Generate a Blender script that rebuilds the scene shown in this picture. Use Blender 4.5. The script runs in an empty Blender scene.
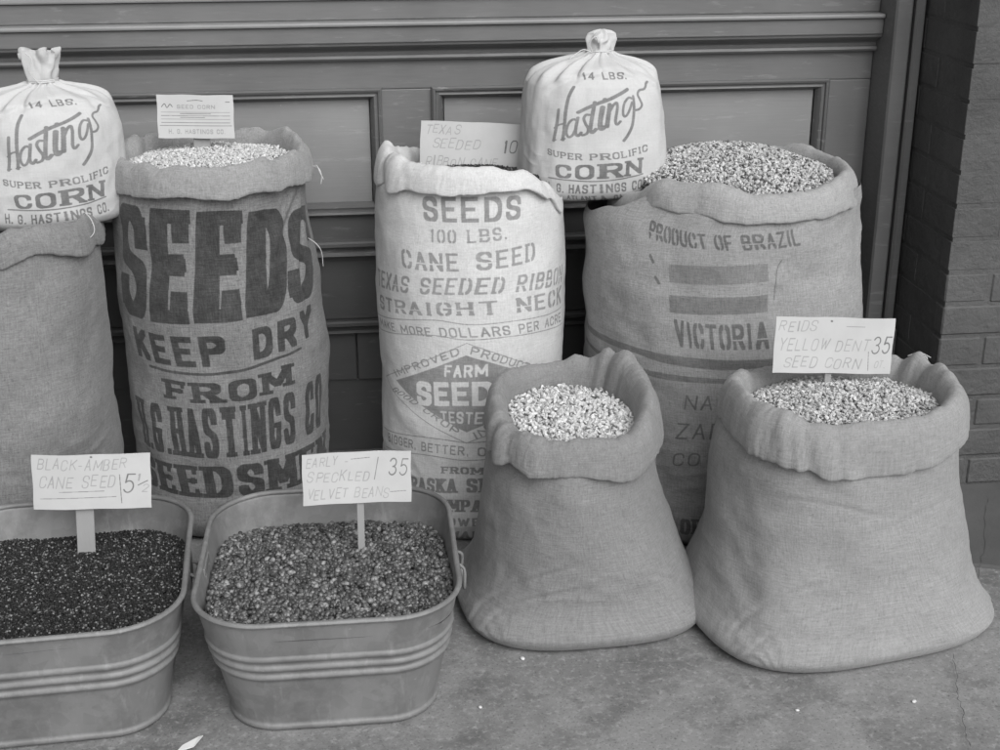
import bpy, bmesh, math, random
import numpy as np
from mathutils import Vector, Matrix

PI = math.pi
scene = bpy.context.scene
COL = scene.collection

# ------------------------------------------------------------------ camera
cam_data = bpy.data.cameras.new('camera')
cam_data.sensor_width = 36.0
cam_data.lens = 1350 / 1000 * 36.0
cam_data.clip_start, cam_data.clip_end = 0.05, 500
cam = bpy.data.objects.new('camera', cam_data)
COL.objects.link(cam)
pitch, roll, yaw = math.radians(20.97), math.radians(-.22), math.radians(-6.34)
cam.matrix_world = (Matrix.Translation((0, 0, 1.45)) @ Matrix.Rotation(yaw, 4, 'Z')
                    @ Matrix.Rotation(PI/2 - pitch, 4, 'X') @ Matrix.Rotation(roll, 4, 'Z'))
scene.camera = cam

# ------------------------------------------------------------------ daylight (a grey film: everything is neutral)
SUN_DIR = Vector((0.36, -1.0, 0.92)).normalized()          # towards the sun: behind the camera, to the right
elev = math.asin(SUN_DIR.z)
rot = math.atan2(SUN_DIR.x, SUN_DIR.y)
world = bpy.data.worlds.new('World')
scene.world = world
world.use_nodes = True
wn = world.node_tree.nodes
bg = wn['Background']
sky = wn.new('ShaderNodeTexSky')
sky.sky_type = 'NISHITA'
sky.sun_disc = False
sky.sun_elevation = elev
sky.sun_rotation = rot
sky.dust_density = 4.0
grey = wn.new('ShaderNodeRGBToBW')
world.node_tree.links.new(sky.outputs[0], grey.inputs[0])
world.node_tree.links.new(grey.outputs[0], bg.inputs[0])
bg.inputs[1].default_value = 0.115
sun = bpy.data.lights.new('sun', 'SUN')
sun.energy = 1.25
sun.angle = math.radians(50)
sun.color = (1, 1, 1)
sun_o = bpy.data.objects.new('sun', sun)
COL.objects.link(sun_o)
sun_o.rotation_euler = SUN_DIR.to_track_quat('Z', 'Y').to_euler()
scene.view_settings.view_transform = 'Standard'
scene.view_settings.look = 'None'
scene.view_settings.gamma = 1
scene.view_settings.use_curve_mapping = False
scene.view_settings.exposure = 0.45
scene.render.engine = 'CYCLES'
scene.cycles.max_bounces = 8

# ------------------------------------------------------------------ small helpers
def link(o, parent=None):
    COL.objects.link(o)
    if parent is not None:
        o.parent = parent
    return o

def tag(o, label=None, cat=None, group=None, kind=None):
    for k, v in (('label', label), ('category', cat), ('group', group), ('kind', kind)):
        if v:
            o[k] = v
    return o

def empty(name, loc=(0, 0, 0), rz=0.0):
    o = bpy.data.objects.new(name, None)
    o.location = loc
    o.rotation_euler = (0, 0, rz)
    o.empty_display_size = .1
    return link(o)

def obj_from(name, verts, faces, mat, parent=None, smooth=False):
    me = bpy.data.meshes.new(name)
    me.from_pydata([tuple(map(float, v)) for v in verts], [], faces)
    me.update()
    if smooth:
        me.shade_smooth()
    me.materials.append(mat)
    return link(bpy.data.objects.new(name, me), parent)

def obj_bm(name, bm, mat, parent=None, smooth=False):
    me = bpy.data.meshes.new(name)
    bmesh.ops.recalc_face_normals(bm, faces=bm.faces)
    bm.to_mesh(me)
    bm.free()
    if smooth:
        me.shade_smooth()
    me.materials.append(mat)
    return link(bpy.data.objects.new(name, me), parent)

def add_box(bm, x0, x1, y0, y1, z0, z1, bevel=0.0, seg=2):
    r = bmesh.ops.create_cube(bm, size=1.0)
    vs = r['verts']
    for v in vs:
        v.co = Vector(((x0+x1)/2 + v.co.x*(x1-x0), (y0+y1)/2 + v.co.y*(y1-y0), (z0+z1)/2 + v.co.z*(z1-z0)))
    if bevel > 0:
        es = list({e for v in vs for e in v.link_edges})
        bmesh.ops.bevel(bm, geom=es, offset=bevel, segments=seg, profile=.5, affect='EDGES')

def box(name, mat, parent, x0, x1, y0, y1, z0, z1, bevel=.003):
    bm = bmesh.new()
    add_box(bm, x0, x1, y0, y1, z0, z1, bevel)
    return obj_bm(name, bm, mat, parent)

def extrude_profile(name, mat, parent, prof, x0, x1):
    """prof: closed outline of (y, z), swept along x"""
    n = len(prof)
    v = [(x0, y, z) for y, z in prof] + [(x1, y, z) for y, z in prof]
    f = [(i, (i+1) % n, n + (i+1) % n, n + i) for i in range(n)]
    f += [tuple(range(n))[::-1], tuple(range(n, 2*n))]
    bm = bmesh.new()
    bv = [bm.verts.new(p) for p in v]
    for q in f:
        bm.faces.new([bv[i] for i in q])
    return obj_bm(name, bm, mat, parent)

def frame_moulding(name, mat, parent, x0, x1, z0, z1, yb, prof):
    """mitred frame round a rectangle; prof: (inset from the outer edge, distance in front of plane yb)"""
    v, f = [], []
    m = len(prof)
    for ins, out in prof:
        v += [(x0+ins, yb-out, z0+ins), (x1-ins, yb-out, z0+ins), (x1-ins, yb-out, z1-ins), (x0+ins, yb-out, z1-ins)]
    for k in range(m-1):
        for i in range(4):
            j = (i+1) % 4
            f.append((k*4+i, k*4+j, (k+1)*4+j, (k+1)*4+i))
    bm = bmesh.new()
    bv = [bm.verts.new(p) for p in v]
    for q in f:
        bm.faces.new([bv[i] for i in q])
    return obj_bm(name, bm, mat, parent)

def tube(name, pts, r, mat, parent=None, res=6, taper=None):
    pts = [Vector(p) for p in pts]
    # Catmull-Rom
    P = []
    for i in range(len(pts)-1):
        a, b, c, d = pts[max(i-1, 0)], pts[i], pts[i+1], pts[min(i+2, len(pts)-1)]
        for k in range(8):
            t = k/8
            P.append(.5*((2*b) + (c-a)*t + (2*a-5*b+4*c-d)*t*t + (3*b-a-3*c+d)*t**3))
    P.append(pts[-1])
    v, f = [], []
    for i, p in enumerate(P):
        t = (P[min(i+1, len(P)-1)] - P[max(i-1, 0)]).normalized()
        n = t.orthogonal().normalized() if i == 0 else (n - t*n.dot(t)).normalized()
        b = t.cross(n)
        rr = r if taper is None else r*(1 + (taper-1)*i/(len(P)-1))
        for k in range(res):
            a = 2*PI*k/res
            v.append(p + (n*math.cos(a) + b*math.sin(a))*rr)
    for i in range(len(P)-1):
        for k in range(res):
            f.append((i*res+k, i*res+(k+1) % res, (i+1)*res+(k+1) % res, (i+1)*res+k))
    f += [tuple(range(res))[::-1], tuple(range((len(P)-1)*res, len(P)*res))]
    return obj_from(name, v, f, mat, parent, smooth=True)

def noise3(p, seed=0):
    """vectorised value noise, -1..1; p is (N,3)"""
    p = np.asarray(p, float) + seed*17.31
    i = np.floor(p).astype(np.int64)
    f = p - i
    f = f*f*f*(f*(f*6-15)+10)
    def h(a, b, c):
        n = (a*374761393 + b*668265263 + c*2147483647 + seed*1274126177) & 0xffffffff
        n = ((n ^ (n >> 13)) * 1274126177) & 0xffffffff
        n = ((n ^ (n >> 16)) * 2246822519) & 0xffffffff
        return ((n ^ (n >> 15)) & 0xffff) / 32767.5 - 1
    out = 0
    for a in (0, 1):
        for b in (0, 1):
            for c in (0, 1):
                w = (f[:, 0] if a else 1-f[:, 0])*(f[:, 1] if b else 1-f[:, 1])*(f[:, 2] if c else 1-f[:, 2])
                out = out + w*h(i[:, 0]+a, i[:, 1]+b, i[:, 2]+c)
    return out

def fbm(p, seed=0, oct=3):
    o, a = 0, 1.0
    for k in range(oct):
        o = o + a*noise3(np.asarray(p)*2**k, seed+k)
        a *= .5
    return o

# ------------------------------------------------------------------ materials (all grey: the photograph is monochrome)
class NT:
    def __init__(self, name):
        self.m = bpy.data.materials.new(name)
        self.m.use_nodes = True
        self.t = self.m.node_tree
        self.b = self.t.nodes['Principled BSDF']
    def n(self, kind, **kw):
        o = self.t.nodes.new('ShaderNode' + kind)
        for k, v in kw.items():
            if k in o.inputs:
                o.inputs[k].default_value = v
            else:
                setattr(o, k, v)
        return o
    def l(self, a, b):
        self.t.links.new(a, b)
    def noise(self, scale, detail=3, rough=.55, vec=None, stretch=None):
        if vec is None:
            vec = self.n('TexCoord').outputs['Object']
        if stretch:
            mp = self.n('Mapping')
            mp.inputs['Scale'].default_value = stretch
            self.l(vec, mp.inputs[0])
            vec = mp.outputs[0]
        o = self.n('TexNoise', Scale=scale, Detail=detail, Roughness=rough)
        self.l(vec, o.inputs['Vector'])
        return o.outputs[0]
    def ramp(self, fac, stops):
        r = self.n('ValToRGB')
        e = r.color_ramp.elements
        while len(e) < len(stops):
            e.new(.5)
        for q, (p, c) in zip(e, stops):
            q.position = p
            q.color = (c, c, c, 1)
        self.l(fac, r.inputs[0])
        return r.outputs[0]
    def math(self, op, a, b=None, clamp=False):
        o = self.n('Math', operation=op, use_clamp=clamp)
        for i, q in enumerate((a, b)):
            if q is None:
                continue
            if isinstance(q, (int, float)):
                o.inputs[i].default_value = q
            else:
                self.l(q, o.inputs[i])
        return o.outputs[0]
    def mix(self, fac, a, b):
        o = self.n('Mix', data_type='RGBA')
        for i, q in ((0, fac), (6, a), (7, b)):
            if isinstance(q, (int, float)):
                o.inputs[i].default_value = q if i == 0 else (q, q, q, 1)
            else:
                self.l(q, o.inputs[i])
        return o.outputs[2]
    def bump(self, h, strength, dist=.002, prev=None):
        o = self.n('Bump', Strength=strength, Distance=dist)
        self.l(h, o.inputs['Height'])
        if prev is not None:
            self.l(prev, o.inputs['Normal'])
        return o.outputs[0]
    def done(self, col=None, rough=.8, normal=None, metal=0.0, spec=.5):
        for k, q in (('Base Color', col), ('Roughness', rough), ('Normal', normal), ('Metallic', metal), ('Specular IOR Level', spec)):
            if q is None:
                continue
            if isinstance(q, (int, float)):
                self.b.inputs[k].default_value = (q, q, q, 1) if k == 'Base Color' else q
            else:
                self.l(q, self.b.inputs[k])
        return self.m

def paint(name, base, rough=.45, grime=.25, grain=None, spec=.4, worn=0):
    t = NT(name)
    big = t.noise(4, 4)
    fine = t.noise(60, 5, stretch=grain or (1, 1, 1))
    spots = t.ramp(t.noise(95, 3, .7), [(0, 0), (.74, 0), (.79, 1)])
    c = t.ramp(big, [(.25, base*(1-grime)), (.75, base*(1+grime))])
    c = t.mix(t.math('MULTIPLY', t.ramp(fine, [(.35, 0), (.75, 1)]), .11), c, base*1.7)
    c = t.mix(t.math('MULTIPLY', spots, .35), c, base*2.8)
    if worn:
        w_ = t.ramp(t.noise(30, 5, .7, stretch=(.35, 1, 2.2)), [(0, 0), (.60, 0), (.66, 1)])
        c = t.mix(t.math('MULTIPLY', w_, worn), c, base*2.4)
    return t.done(c, t.ramp(fine, [(.3, rough-.08), (.7, rough+.15)]), t.bump(fine, .25, .0015), spec=spec)

def cloth(name, base, weave=.5, var=.15, print_img=None, ink=.08, inkcover=.95, fuzz=.0, wear=.72):
    t = NT(name)
    uv = t.n('UVMap', uv_map='cloth').outputs[0]
    w1 = t.noise(1, 2, .6, vec=uv, stretch=(330, 42, 1))
    w2 = t.noise(1, 2, .6, vec=uv, stretch=(42, 330, 1))
    w3 = t.noise(330, 3, .6)
    th = t.math('ADD', t.math('ADD', w1, w2), t.math('MULTIPLY', w3, .8))       # about 1.4 on average
    thread = t.ramp(t.math('MULTIPLY', th, 1/2.8), [(.36, 1-1.1*weave), (.50, 1.0), (.64, 1+1.1*weave)])
    thread = t.math('MULTIPLY', th, 1/1.4)
    thread = t.math('ADD', t.math('MULTIPLY', t.math('SUBTRACT', thread, 1), weave*3.0), 1)
    blot = t.noise(5.5, 5, .6)
    c0 = t.ramp(blot, [(.28, base*(1-var)), (.72, base*(1+var))])
    mul = t.n('Mix', data_type='RGBA', blend_type='MULTIPLY')
    mul.inputs[0].default_value = 1
    t.l(c0, mul.inputs[6])
    t.l(thread, mul.inputs[7])
    c = mul.outputs[2]
    flecks = t.ramp(t.noise(210, 2, .5), [(0, 0), (.63, 0), (.70, 1)])
    c = t.mix(t.math('MULTIPLY', flecks, min(.5, weave*1.1)), c, base*.35)
    if print_img is not None:
        im = t.n('TexImage', image=print_img, extension='CLIP', interpolation='Cubic')
        t.l(t.n('UVMap', uv_map='print').outputs[0], im.inputs[0])
        worn = t.ramp(t.math('ADD', t.math('MULTIPLY', t.noise(26, 5, .7), .7), t.math('MULTIPLY', th, .22)), [(.47, 1.0), (.80, wear)])
        k = t.math('MULTIPLY', t.math('MULTIPLY', im.outputs[0], worn), inkcover, clamp=True)
        c = t.mix(k, c, ink)
    nb = t.bump(th, .55*weave+.1, .0022)
    nb = t.bump(t.noise(38, 4, .6), .30, .004, nb)
    t.b.inputs['Sheen Weight'].default_value = fuzz
    return t.done(c, .92, nb, spec=.15)

def grains(name, stops, rough=.5, spec=.4):
    t = NT(name)
    isl = t.n('NewGeometry').outputs['Random Per Island']
    c = t.ramp(isl, stops)
    n = t.noise(350, 2)
    c = t.mix(t.math('MULTIPLY', n, .25), c, 0.02)
    return t.done(c, rough, None, spec=spec)
# ------------------------------------------------------------------ sack shapes
# rows: height, centre x, centre y, half width x, half width y, squareness, turn (deg)
SACKS = {
 'seeds': dict(rows=[(0,-.304,2.98,.185,.175,2.3,0),(.02,-.304,2.98,.210,.200,2.3,0),(.06,-.304,2.98,.224,.212,2.2,0),
        (.318,-.301,2.98,.226,.212,2.1,0),(.537,-.305,2.98,.227,.208,2.1,0),(.65,-.309,2.98,.217,.204,2.1,0),
        (.745,-.313,2.98,.210,.2,2.1,0),(.84,-.306,2.98,.196,.19,2.1,0)], seed=3, lump=.007),
 'cane': dict(rows=[(0,.252,2.92,.170,.19,2.3,0),(.02,.252,2.92,.192,.216,2.3,0),(.06,.254,2.92,.203,.226,2.2,0),
        (.2,.256,2.92,.206,.226,2.2,0),(.364,.258,2.92,.209,.226,2.2,0),(.581,.258,2.92,.214,.224,2.2,0),
        (.731,.258,2.92,.207,.215,2.2,0),(.79,.260,2.92,.203,.205,2.2,0),(.84,.262,2.92,.188,.19,2.2,0)], seed=5, lump=.004),
 'brazil': dict(rows=[(0,.861,2.885,.28,.265,2.3,0),(.025,.861,2.885,.318,.29,2.3,0),(.07,.861,2.885,.328,.298,2.2,0),
        (.148,.859,2.885,.322,.296,2.2,0),(.377,.843,2.885,.317,.294,2.2,0),(.5,.832,2.885,.316,.291,2.2,0),
        (.62,.822,2.885,.308,.284,2.2,0),(.7,.820,2.885,.299,.276,2.2,0),(.80,.845,2.885,.268,.262,2.2,0)], seed=8, lump=.008),
 'plain': dict(rows=[(0,-.80,2.85,.22,.20,2.3,0),(.02,-.80,2.85,.245,.222,2.3,0),(.08,-.795,2.85,.252,.230,2.2,0),
        (.223,-.783,2.85,.240,.23,2.2,0),(.413,-.765,2.85,.226,.225,2.2,0),(.572,-.748,2.85,.208,.215,2.2,0),
        (.682,-.738,2.85,.198,.205,2.2,0),(.79,-.73,2.85,.18,.19,2.2,0)], seed=11, lump=.006),
 'centre': dict(rows=[(0,.436,2.455,.226,.202,3.0,2),(.010,.436,2.455,.246,.222,3.0,2),(.030,.436,2.455,.258,.231,3.0,2),
        (.07,.437,2.463,.236,.214,2.7,0),(.161,.430,2.455,.205,.205,2.2,0),(.25,.418,2.445,.180,.193,2.1,0),
        (.32,.411,2.44,.168,.186,2.1,0),(.38,.415,2.44,.160,.178,2.1,0),(.43,.42,2.44,.145,.16,2.1,0)], seed=14, lump=.005,
        ripples=[(-147, .02, .085, .05, .0016, .017), (-22, .02, .06, .04, .0010, .016)]),
 'right': dict(rows=[(0,.944,2.360,.278,.224,3.1,11),(.010,.944,2.360,.300,.244,3.1,11),(.030,.945,2.360,.311,.252,3.1,11),
        (.075,.945,2.366,.288,.243,2.8,10),(.183,.942,2.370,.259,.231,2.3,8),(.30,.932,2.372,.248,.222,2.1,5),
        (.38,.927,2.356,.240,.203,2.1,5),(.46,.925,2.345,.215,.178,2.1,4)], seed=17, lump=.006,
        ripples=[(-143, .02, .10, .055, .0016, .019), (-18, .02, .07, .04, .0010, .018)]),
 'bag': dict(rows=[(0,0,0,.125,.085,2.6,0),(.008,0,0,.148,.105,2.6,0),(.030,0,0,.163,.120,2.5,0),(.08,0,0,.164,.128,2.4,0),
        (.15,0,0,.160,.130,2.3,0),(.20,0,0,.156,.128,2.3,0),(.24,0,0,.150,.120,2.2,0),(.268,.001,0,.137,.106,2.1,0),
        (.285,.004,0,.112,.085,2.0,0),(.296,.007,0,.078,.058,2,0),(.303,.010,0,.046,.038,2,0),(.310,.012,0,.030,.028,2,0)], seed=21, lump=.006),
}

def row_at(spec, z):
    """smooth (monotone cubic) interpolation of the rows; z may be an array"""
    z = np.asarray(z, float)
    rows = np.array(spec['rows'], float)
    zs = rows[:, 0]
    zc = np.clip(z, zs[0], zs[-1])
    i = np.clip(np.searchsorted(zs, zc, side='right') - 1, 0, len(zs) - 2)
    h = np.diff(zs)
    out = []
    for c in range(1, rows.shape[1]):
        y = rows[:, c]
        d = np.diff(y) / h
        m = np.zeros(len(y))
        m[0], m[-1] = d[0], d[-1]
        for k in range(1, len(y) - 1):
            if d[k-1] * d[k] > 0:
                w1, w2 = 2*h[k] + h[k-1], h[k] + 2*h[k-1]
                m[k] = (w1 + w2) / (w1 / d[k-1] + w2 / d[k])
        t = (zc - zs[i]) / h[i]
        out.append((2*t**3 - 3*t**2 + 1)*y[i] + (t**3 - 2*t**2 + t)*h[i]*m[i] + (-2*t**3 + 3*t**2)*y[i+1] + (t**3 - t**2)*h[i]*m[i+1])
    return out

def body_point(spec, th, z):
    cx, cy, rx, ry, n, rot = row_at(spec, z)
    c, s = np.cos(th), np.sin(th)
    x = np.sign(c) * np.abs(c)**(2/n) * rx
    y = np.sign(s) * np.abs(s)**(2/n) * ry
    a = np.radians(rot)
    return cx + x*np.cos(a) - y*np.sin(a), cy + x*np.sin(a) + y*np.cos(a), z
LETTERING = {
 'seeds': [
  ('SEEDS', 'fat', [(0.1548, 0.6257), (0.5038, 0.6303), (0.8817, 0.6502)], [(0.1585, 0.9191), (0.5107, 0.9152), (0.9724, 0.8716)]),
  ('KEEP DRY', 'block', [(0.2169, 0.5187), (0.4923, 0.5131), (0.8386, 0.5492)], [(0.1978, 0.5987), (0.5004, 0.5961), (0.8542, 0.629)]),
  ('~', 3.0, [(0.2721, 0.4992), (0.4565, 0.4922), (0.5738, 0.4996), (0.7699, 0.5237)]),
  ('FROM', 'slabwide', [(0.3289, 0.4199), (0.4903, 0.4111), (0.7277, 0.4339)], [(0.3257, 0.4735), (0.488, 0.4698), (0.7286, 0.4924)]),
  ('H.G.HASTINGS CO', 'slabtall', [(0.1876, 0.2633), (0.4705, 0.2562), (0.8717, 0.2771)], [(0.1699, 0.3975), (0.4724, 0.3977), (0.8837, 0.4289)]),
  ('SEEDSMEN', 'slab', [(0.1799, 0.1492), (0.4889, 0.1387), (0.9044, 0.1491)], [(0.1516, 0.233), (0.4941, 0.2321), (0.919, 0.2496)]),
 ],
 'cane': [
  ('SEEDS', 'bold', [(0.3286, 0.8874), (0.4775, 0.888), (0.6282, 0.8883)], [(0.3159, 0.947), (0.4762, 0.9492), (0.6332, 0.9462)]),
  ('100 LBS.', 'stencil', [(0.3506, 0.8365), (0.4644, 0.8362), (0.5807, 0.8424)], [(0.3512, 0.8693), (0.465, 0.87), (0.5781, 0.8752)]),
  ('CANE SEED', 'stencil', [(0.2478, 0.7623), (0.4532, 0.7654), (0.6822, 0.7796)], [(0.2389, 0.8103), (0.4653, 0.8123), (0.6866, 0.8264)]),
  ('TEXAS SEEDED RIBBON', 'stencil', [(0.0571, 0.6761), (0.4751, 0.7056), (0.8484, 0.6891)], [(0.0637, 0.7242), (0.4757, 0.7489), (0.8621, 0.7348)]),
  ('STRAIGHT NECK', 'stencil', [(0.0761, 0.6162), (0.463, 0.6506), (0.8541, 0.6302)], [(0.0732, 0.6555), (0.4636, 0.6869), (0.8485, 0.681)]),
  ('~', 1.0, [(0.0316, 0.591), (0.3302, 0.6336), (0.4739, 0.6267), (0.6215, 0.6289), (0.8559, 0.6188)]),
  ('~', 1.0, [(0.0346, 0.5524), (0.3275, 0.593), (0.4619, 0.5872), (0.6216, 0.589), (0.8652, 0.5719)]),
  ('MAKE MORE DOLLARS PER ACRE', 'small', [(0.0761, 0.5703), (0.4619, 0.5932), (0.85, 0.5814)], [(0.0683, 0.5904), (0.4625, 0.6189), (0.8449, 0.6077)]),
  ('#dia', [(0.4645, 0.5784), (0.0967, 0.4317), (0.4595, 0.3029), (0.8269, 0.4384)], [(0.461, 0.5454), (0.183, 0.4439), (0.4595, 0.3326), (0.7446, 0.4511)]),
  ('!FARM', 'bold', [(0.3899, 0.4849), (0.4597, 0.4854), (0.5182, 0.4876)], [(0.3944, 0.5177), (0.4604, 0.5194), (0.5183, 0.5205)]),
  ('!SEEDS', 'heavy', [(0.2868, 0.3946), (0.4583, 0.4069), (0.5991, 0.4052)], [(0.2831, 0.4615), (0.4595, 0.4729), (0.6018, 0.4716)]),
  ('!TESTED', 'bold', [(0.3752, 0.3555), (0.458, 0.3566), (0.5297, 0.3565)], [(0.3722, 0.3888), (0.4581, 0.3898), (0.5355, 0.3897)]),
  ('IMPROVED', 'small', [(0.1861, 0.4529), (0.3421, 0.5123), (0.4432, 0.5468)], [(0.1629, 0.4671), (0.3314, 0.5313), (0.4373, 0.5676)]),
  ('PRODUCTIVE', 'small', [(0.4726, 0.5489), (0.577, 0.5128), (0.7163, 0.4603)], [(0.4785, 0.5703), (0.5868, 0.5337), (0.7367, 0.4782)]),
  ('GOOD CROP', 'small', [(0.1463, 0.4058), (0.3154, 0.3767), (0.4262, 0.3195)], [(0.1834, 0.4241), (0.3354, 0.3905), (0.4393, 0.3398)]),
  ('IN', 'small', [(0.4875, 0.3107), (0.5023, 0.321), (0.5182, 0.3347)], [(0.476, 0.3313), (0.4901, 0.3404), (0.5071, 0.3519)]),
  ('~', 1.0, [(0.0686, 0.2735), (0.3142, 0.3088), (0.4611, 0.304), (0.5908, 0.3073), (0.8387, 0.287)]),
  ('~', 1.0, [(0.0855, 0.2229), (0.3128, 0.257), (0.461, 0.2536), (0.5923, 0.2555), (0.8505, 0.2297)]),
  ('BIGGER, BETTER, O', 'small', [(0.1112, 0.2466), (0.3319, 0.2677), (0.5133, 0.2636)], [(0.1154, 0.2747), (0.3332, 0.2941), (0.5132, 0.2889)]),
  ('FROM', 'slabwide', [(0.3767, 0.2129), (0.4451, 0.2136), (0.5082, 0.2119)], [(0.3766, 0.2326), (0.4453, 0.2342), (0.5079, 0.2325)]),
  ('NEBRASKA SEED', 'slab', [(0.1242, 0.1101), (0.3685, 0.1554), (0.6021, 0.155)], [(0.1283, 0.1538), (0.3686, 0.1971), (0.6006, 0.1967)]),
  ('COMPANY', 'slab', [(0.3276, 0.0976), (0.4543, 0.1027), (0.5771, 0.1001)], [(0.3295, 0.137), (0.4544, 0.1385), (0.5768, 0.1349)]),
  ('GROWERS', 'bold', [(0.3189, 0.0572), (0.4551, 0.061), (0.5789, 0.0606)], [(0.3192, 0.0816), (0.4544, 0.0853), (0.5778, 0.085)]),
  ('OMAHA', 'bold', [(0.3488, -0.0001), (0.4582, 0.015), (0.5579, 0.001)], [(0.3686, 0.0419), (0.4576, 0.0437), (0.5445, 0.042)]),
 ],
 'brazil': [
  ('PRODUCT OF BRAZIL', 'block2', [(0.2605, 0.8854), (0.4438, 0.8681), (0.5922, 0.8733)], [(0.2434, 0.9292), (0.4387, 0.9076), (0.5821, 0.9184)]),
  ('#quad', [(0.3206, 0.8255), (0.4327, 0.8268), (0.5224, 0.8302)], [(0.3223, 0.7779), (0.4335, 0.7783), (0.5219, 0.7862)], 0.55),
  ('#quad', [(0.3232, 0.7433), (0.4336, 0.7433), (0.522, 0.7487)], [(0.3227, 0.6972), (0.4327, 0.6983), (0.5203, 0.7036)], 0.7),
  ('VICTORIA', 'stencil2', [(0.337, 0.6028), (0.4339, 0.6037), (0.5196, 0.6018)], [(0.3314, 0.6806), (0.4319, 0.6713), (0.5196, 0.679)]),
  ('~', 6, [(1.9494, 0.5368), (0.0986, 0.5755), (0.1977, 0.5762), (0.2949, 0.5626), (0.416, 0.5542), (0.4868, 0.5567), (0.5857, 0.563), (0.7817, 0.5575)]),
  ('~', 4.5, [(1.9481, 0.4834), (0.0917, 0.5226), (0.193, 0.5226), (0.2918, 0.5131), (0.4271, 0.5127), (0.5018, 0.5109), (0.5846, 0.518), (0.7803, 0.5111)]),
  ('NAO', 'hand', [(0.348, 0.4247), (0.3916, 0.4277), (0.4458, 0.4297)], [(0.3493, 0.4685), (0.3923, 0.4704), (0.4465, 0.4732)]),
  ('ZAR', 'hand', [(0.3257, 0.336), (0.3811, 0.3418), (0.4321, 0.3446)], [(0.327, 0.3836), (0.3818, 0.3882), (0.4329, 0.3943)]),
  ('CO', 'hand', [(0.3179, 0.2542), (0.3461, 0.259), (0.3803, 0.2644)], [(0.3178, 0.2927), (0.3466, 0.2984), (0.3803, 0.3026)]),
  ('ORE', 'slab', [(0.3427, 0.05), (0.3814, 0.0574), (0.4219, 0.0608)], [(0.3394, 0.0982), (0.3774, 0.1043), (0.4179, 0.1077)]),
  ('~', 3, [(0.272, 0.8424), (0.282, 0.8258)]),
  ('~', 3, [(0.2891, 0.7871), (0.2973, 0.7723)]),
  ('~', 1.0, [(0.5515, 0.8385), (0.5404, 0.8082), (0.5355, 0.7343)]),
 ],
 'bag': [
  ('14 LBS.', 'bold', [(0.4114, 0.8528), (0.5048, 0.8518), (0.6194, 0.8489)], [(0.3917, 0.8962), (0.5069, 0.8962), (0.6352, 0.89)]),
  ('SUPER PROLIFIC', 'slabsmall', [(0.2769, 0.3492), (0.4785, 0.3139), (0.6847, 0.3596)], [(0.2718, 0.3916), (0.477, 0.361), (0.6844, 0.4087)]),
  ('CORN', 'clar', [(0.3276, 0.1948), (0.4823, 0.1791), (0.6543, 0.2072)], [(0.3203, 0.2865), (0.4793, 0.2859), (0.6566, 0.3204)]),
  ('~', 1.4, [(0.2914, 0.1868), (0.4027, 0.1719), (0.4828, 0.1633), (0.5533, 0.1728), (0.6593, 0.2006)]),
  ('H. G. HASTINGS CO.', 'bold', [(0.277, 0.0935), (0.4867, 0.0724), (0.6716, 0.0937)], [(0.2748, 0.1623), (0.4837, 0.1408), (0.6688, 0.1677)]),
  ('ATLANTA, GA.', 'bold', [(0.3761, 0.0237), (0.4927, -0.0012), (0.602, 0.0131)], [(0.3826, 0.0631), (0.4881, 0.0518), (0.5788, 0.0585)]),
  ('~', 2.8666666666666663, [(0.3213, 0.6573), (0.3153, 0.5702), (0.3037, 0.4466)]),
  ('~', 2.8666666666666663, [(0.3776, 0.8064), (0.3627, 0.7423), (0.3546, 0.6456), (0.3474, 0.4559)]),
  ('~', 1.2613333333333332, [(0.2979, 0.4483), (0.3157, 0.4532)]),
  ('~', 1.2613333333333332, [(0.3383, 0.4558), (0.3578, 0.4643)]),
  ('~', 1.72, [(0.3047, 0.5336), (0.3268, 0.5573), (0.3526, 0.5657)]),
  ('~', 2.293333333333333, [(0.4041, 0.5896), (0.3877, 0.5965), (0.3683, 0.5652), (0.3605, 0.5098), (0.3722, 0.4763), (0.3886, 0.4918), (0.4008, 0.5391)]),
  ('~', 2.5799999999999996, [(0.4068, 0.6073), (0.3988, 0.5114), (0.4092, 0.485), (0.4216, 0.5063)]),
  ('~', 2.293333333333333, [(0.4521, 0.6265), (0.4393, 0.6264), (0.4307, 0.6022), (0.4383, 0.5671), (0.4494, 0.5308), (0.4436, 0.4995), (0.4267, 0.4887)]),
  ('~', 3.153333333333333, [(0.4075, 0.6436), (0.471, 0.6935), (0.6052, 0.786)]),
  ('~', 2.8666666666666663, [(0.4705, 0.7093), (0.4599, 0.5751), (0.4576, 0.5209), (0.4659, 0.5069), (0.4771, 0.5283)]),
  ('~', 2.8666666666666663, [(0.4969, 0.6777), (0.4902, 0.5656), (0.4946, 0.5275), (0.5022, 0.5453)]),
  ('~', 2.293333333333333, [(0.5022, 0.72), (0.5039, 0.7306)]),
  ('~', 2.8666666666666663, [(0.5186, 0.6947), (0.5104, 0.5443)]),
  ('~', 2.293333333333333, [(0.5149, 0.6366), (0.5295, 0.6832), (0.5451, 0.7035), (0.5478, 0.6754), (0.5408, 0.5861), (0.5471, 0.5569), (0.5609, 0.5772)]),
  ('~', 2.293333333333333, [(0.6217, 0.7255), (0.6029, 0.7308), (0.5799, 0.6938), (0.5721, 0.6374), (0.5806, 0.6082), (0.5987, 0.6321), (0.6199, 0.699)]),
  ('~', 2.5799999999999996, [(0.6304, 0.7386), (0.6261, 0.6363), (0.6154, 0.5465), (0.5954, 0.4852), (0.5754, 0.444)]),
  ('~', 2.293333333333333, [(0.6929, 0.7771), (0.6708, 0.7728), (0.6576, 0.7483), (0.6649, 0.712), (0.671, 0.6757), (0.655, 0.6512), (0.6354, 0.6459)]),
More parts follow.
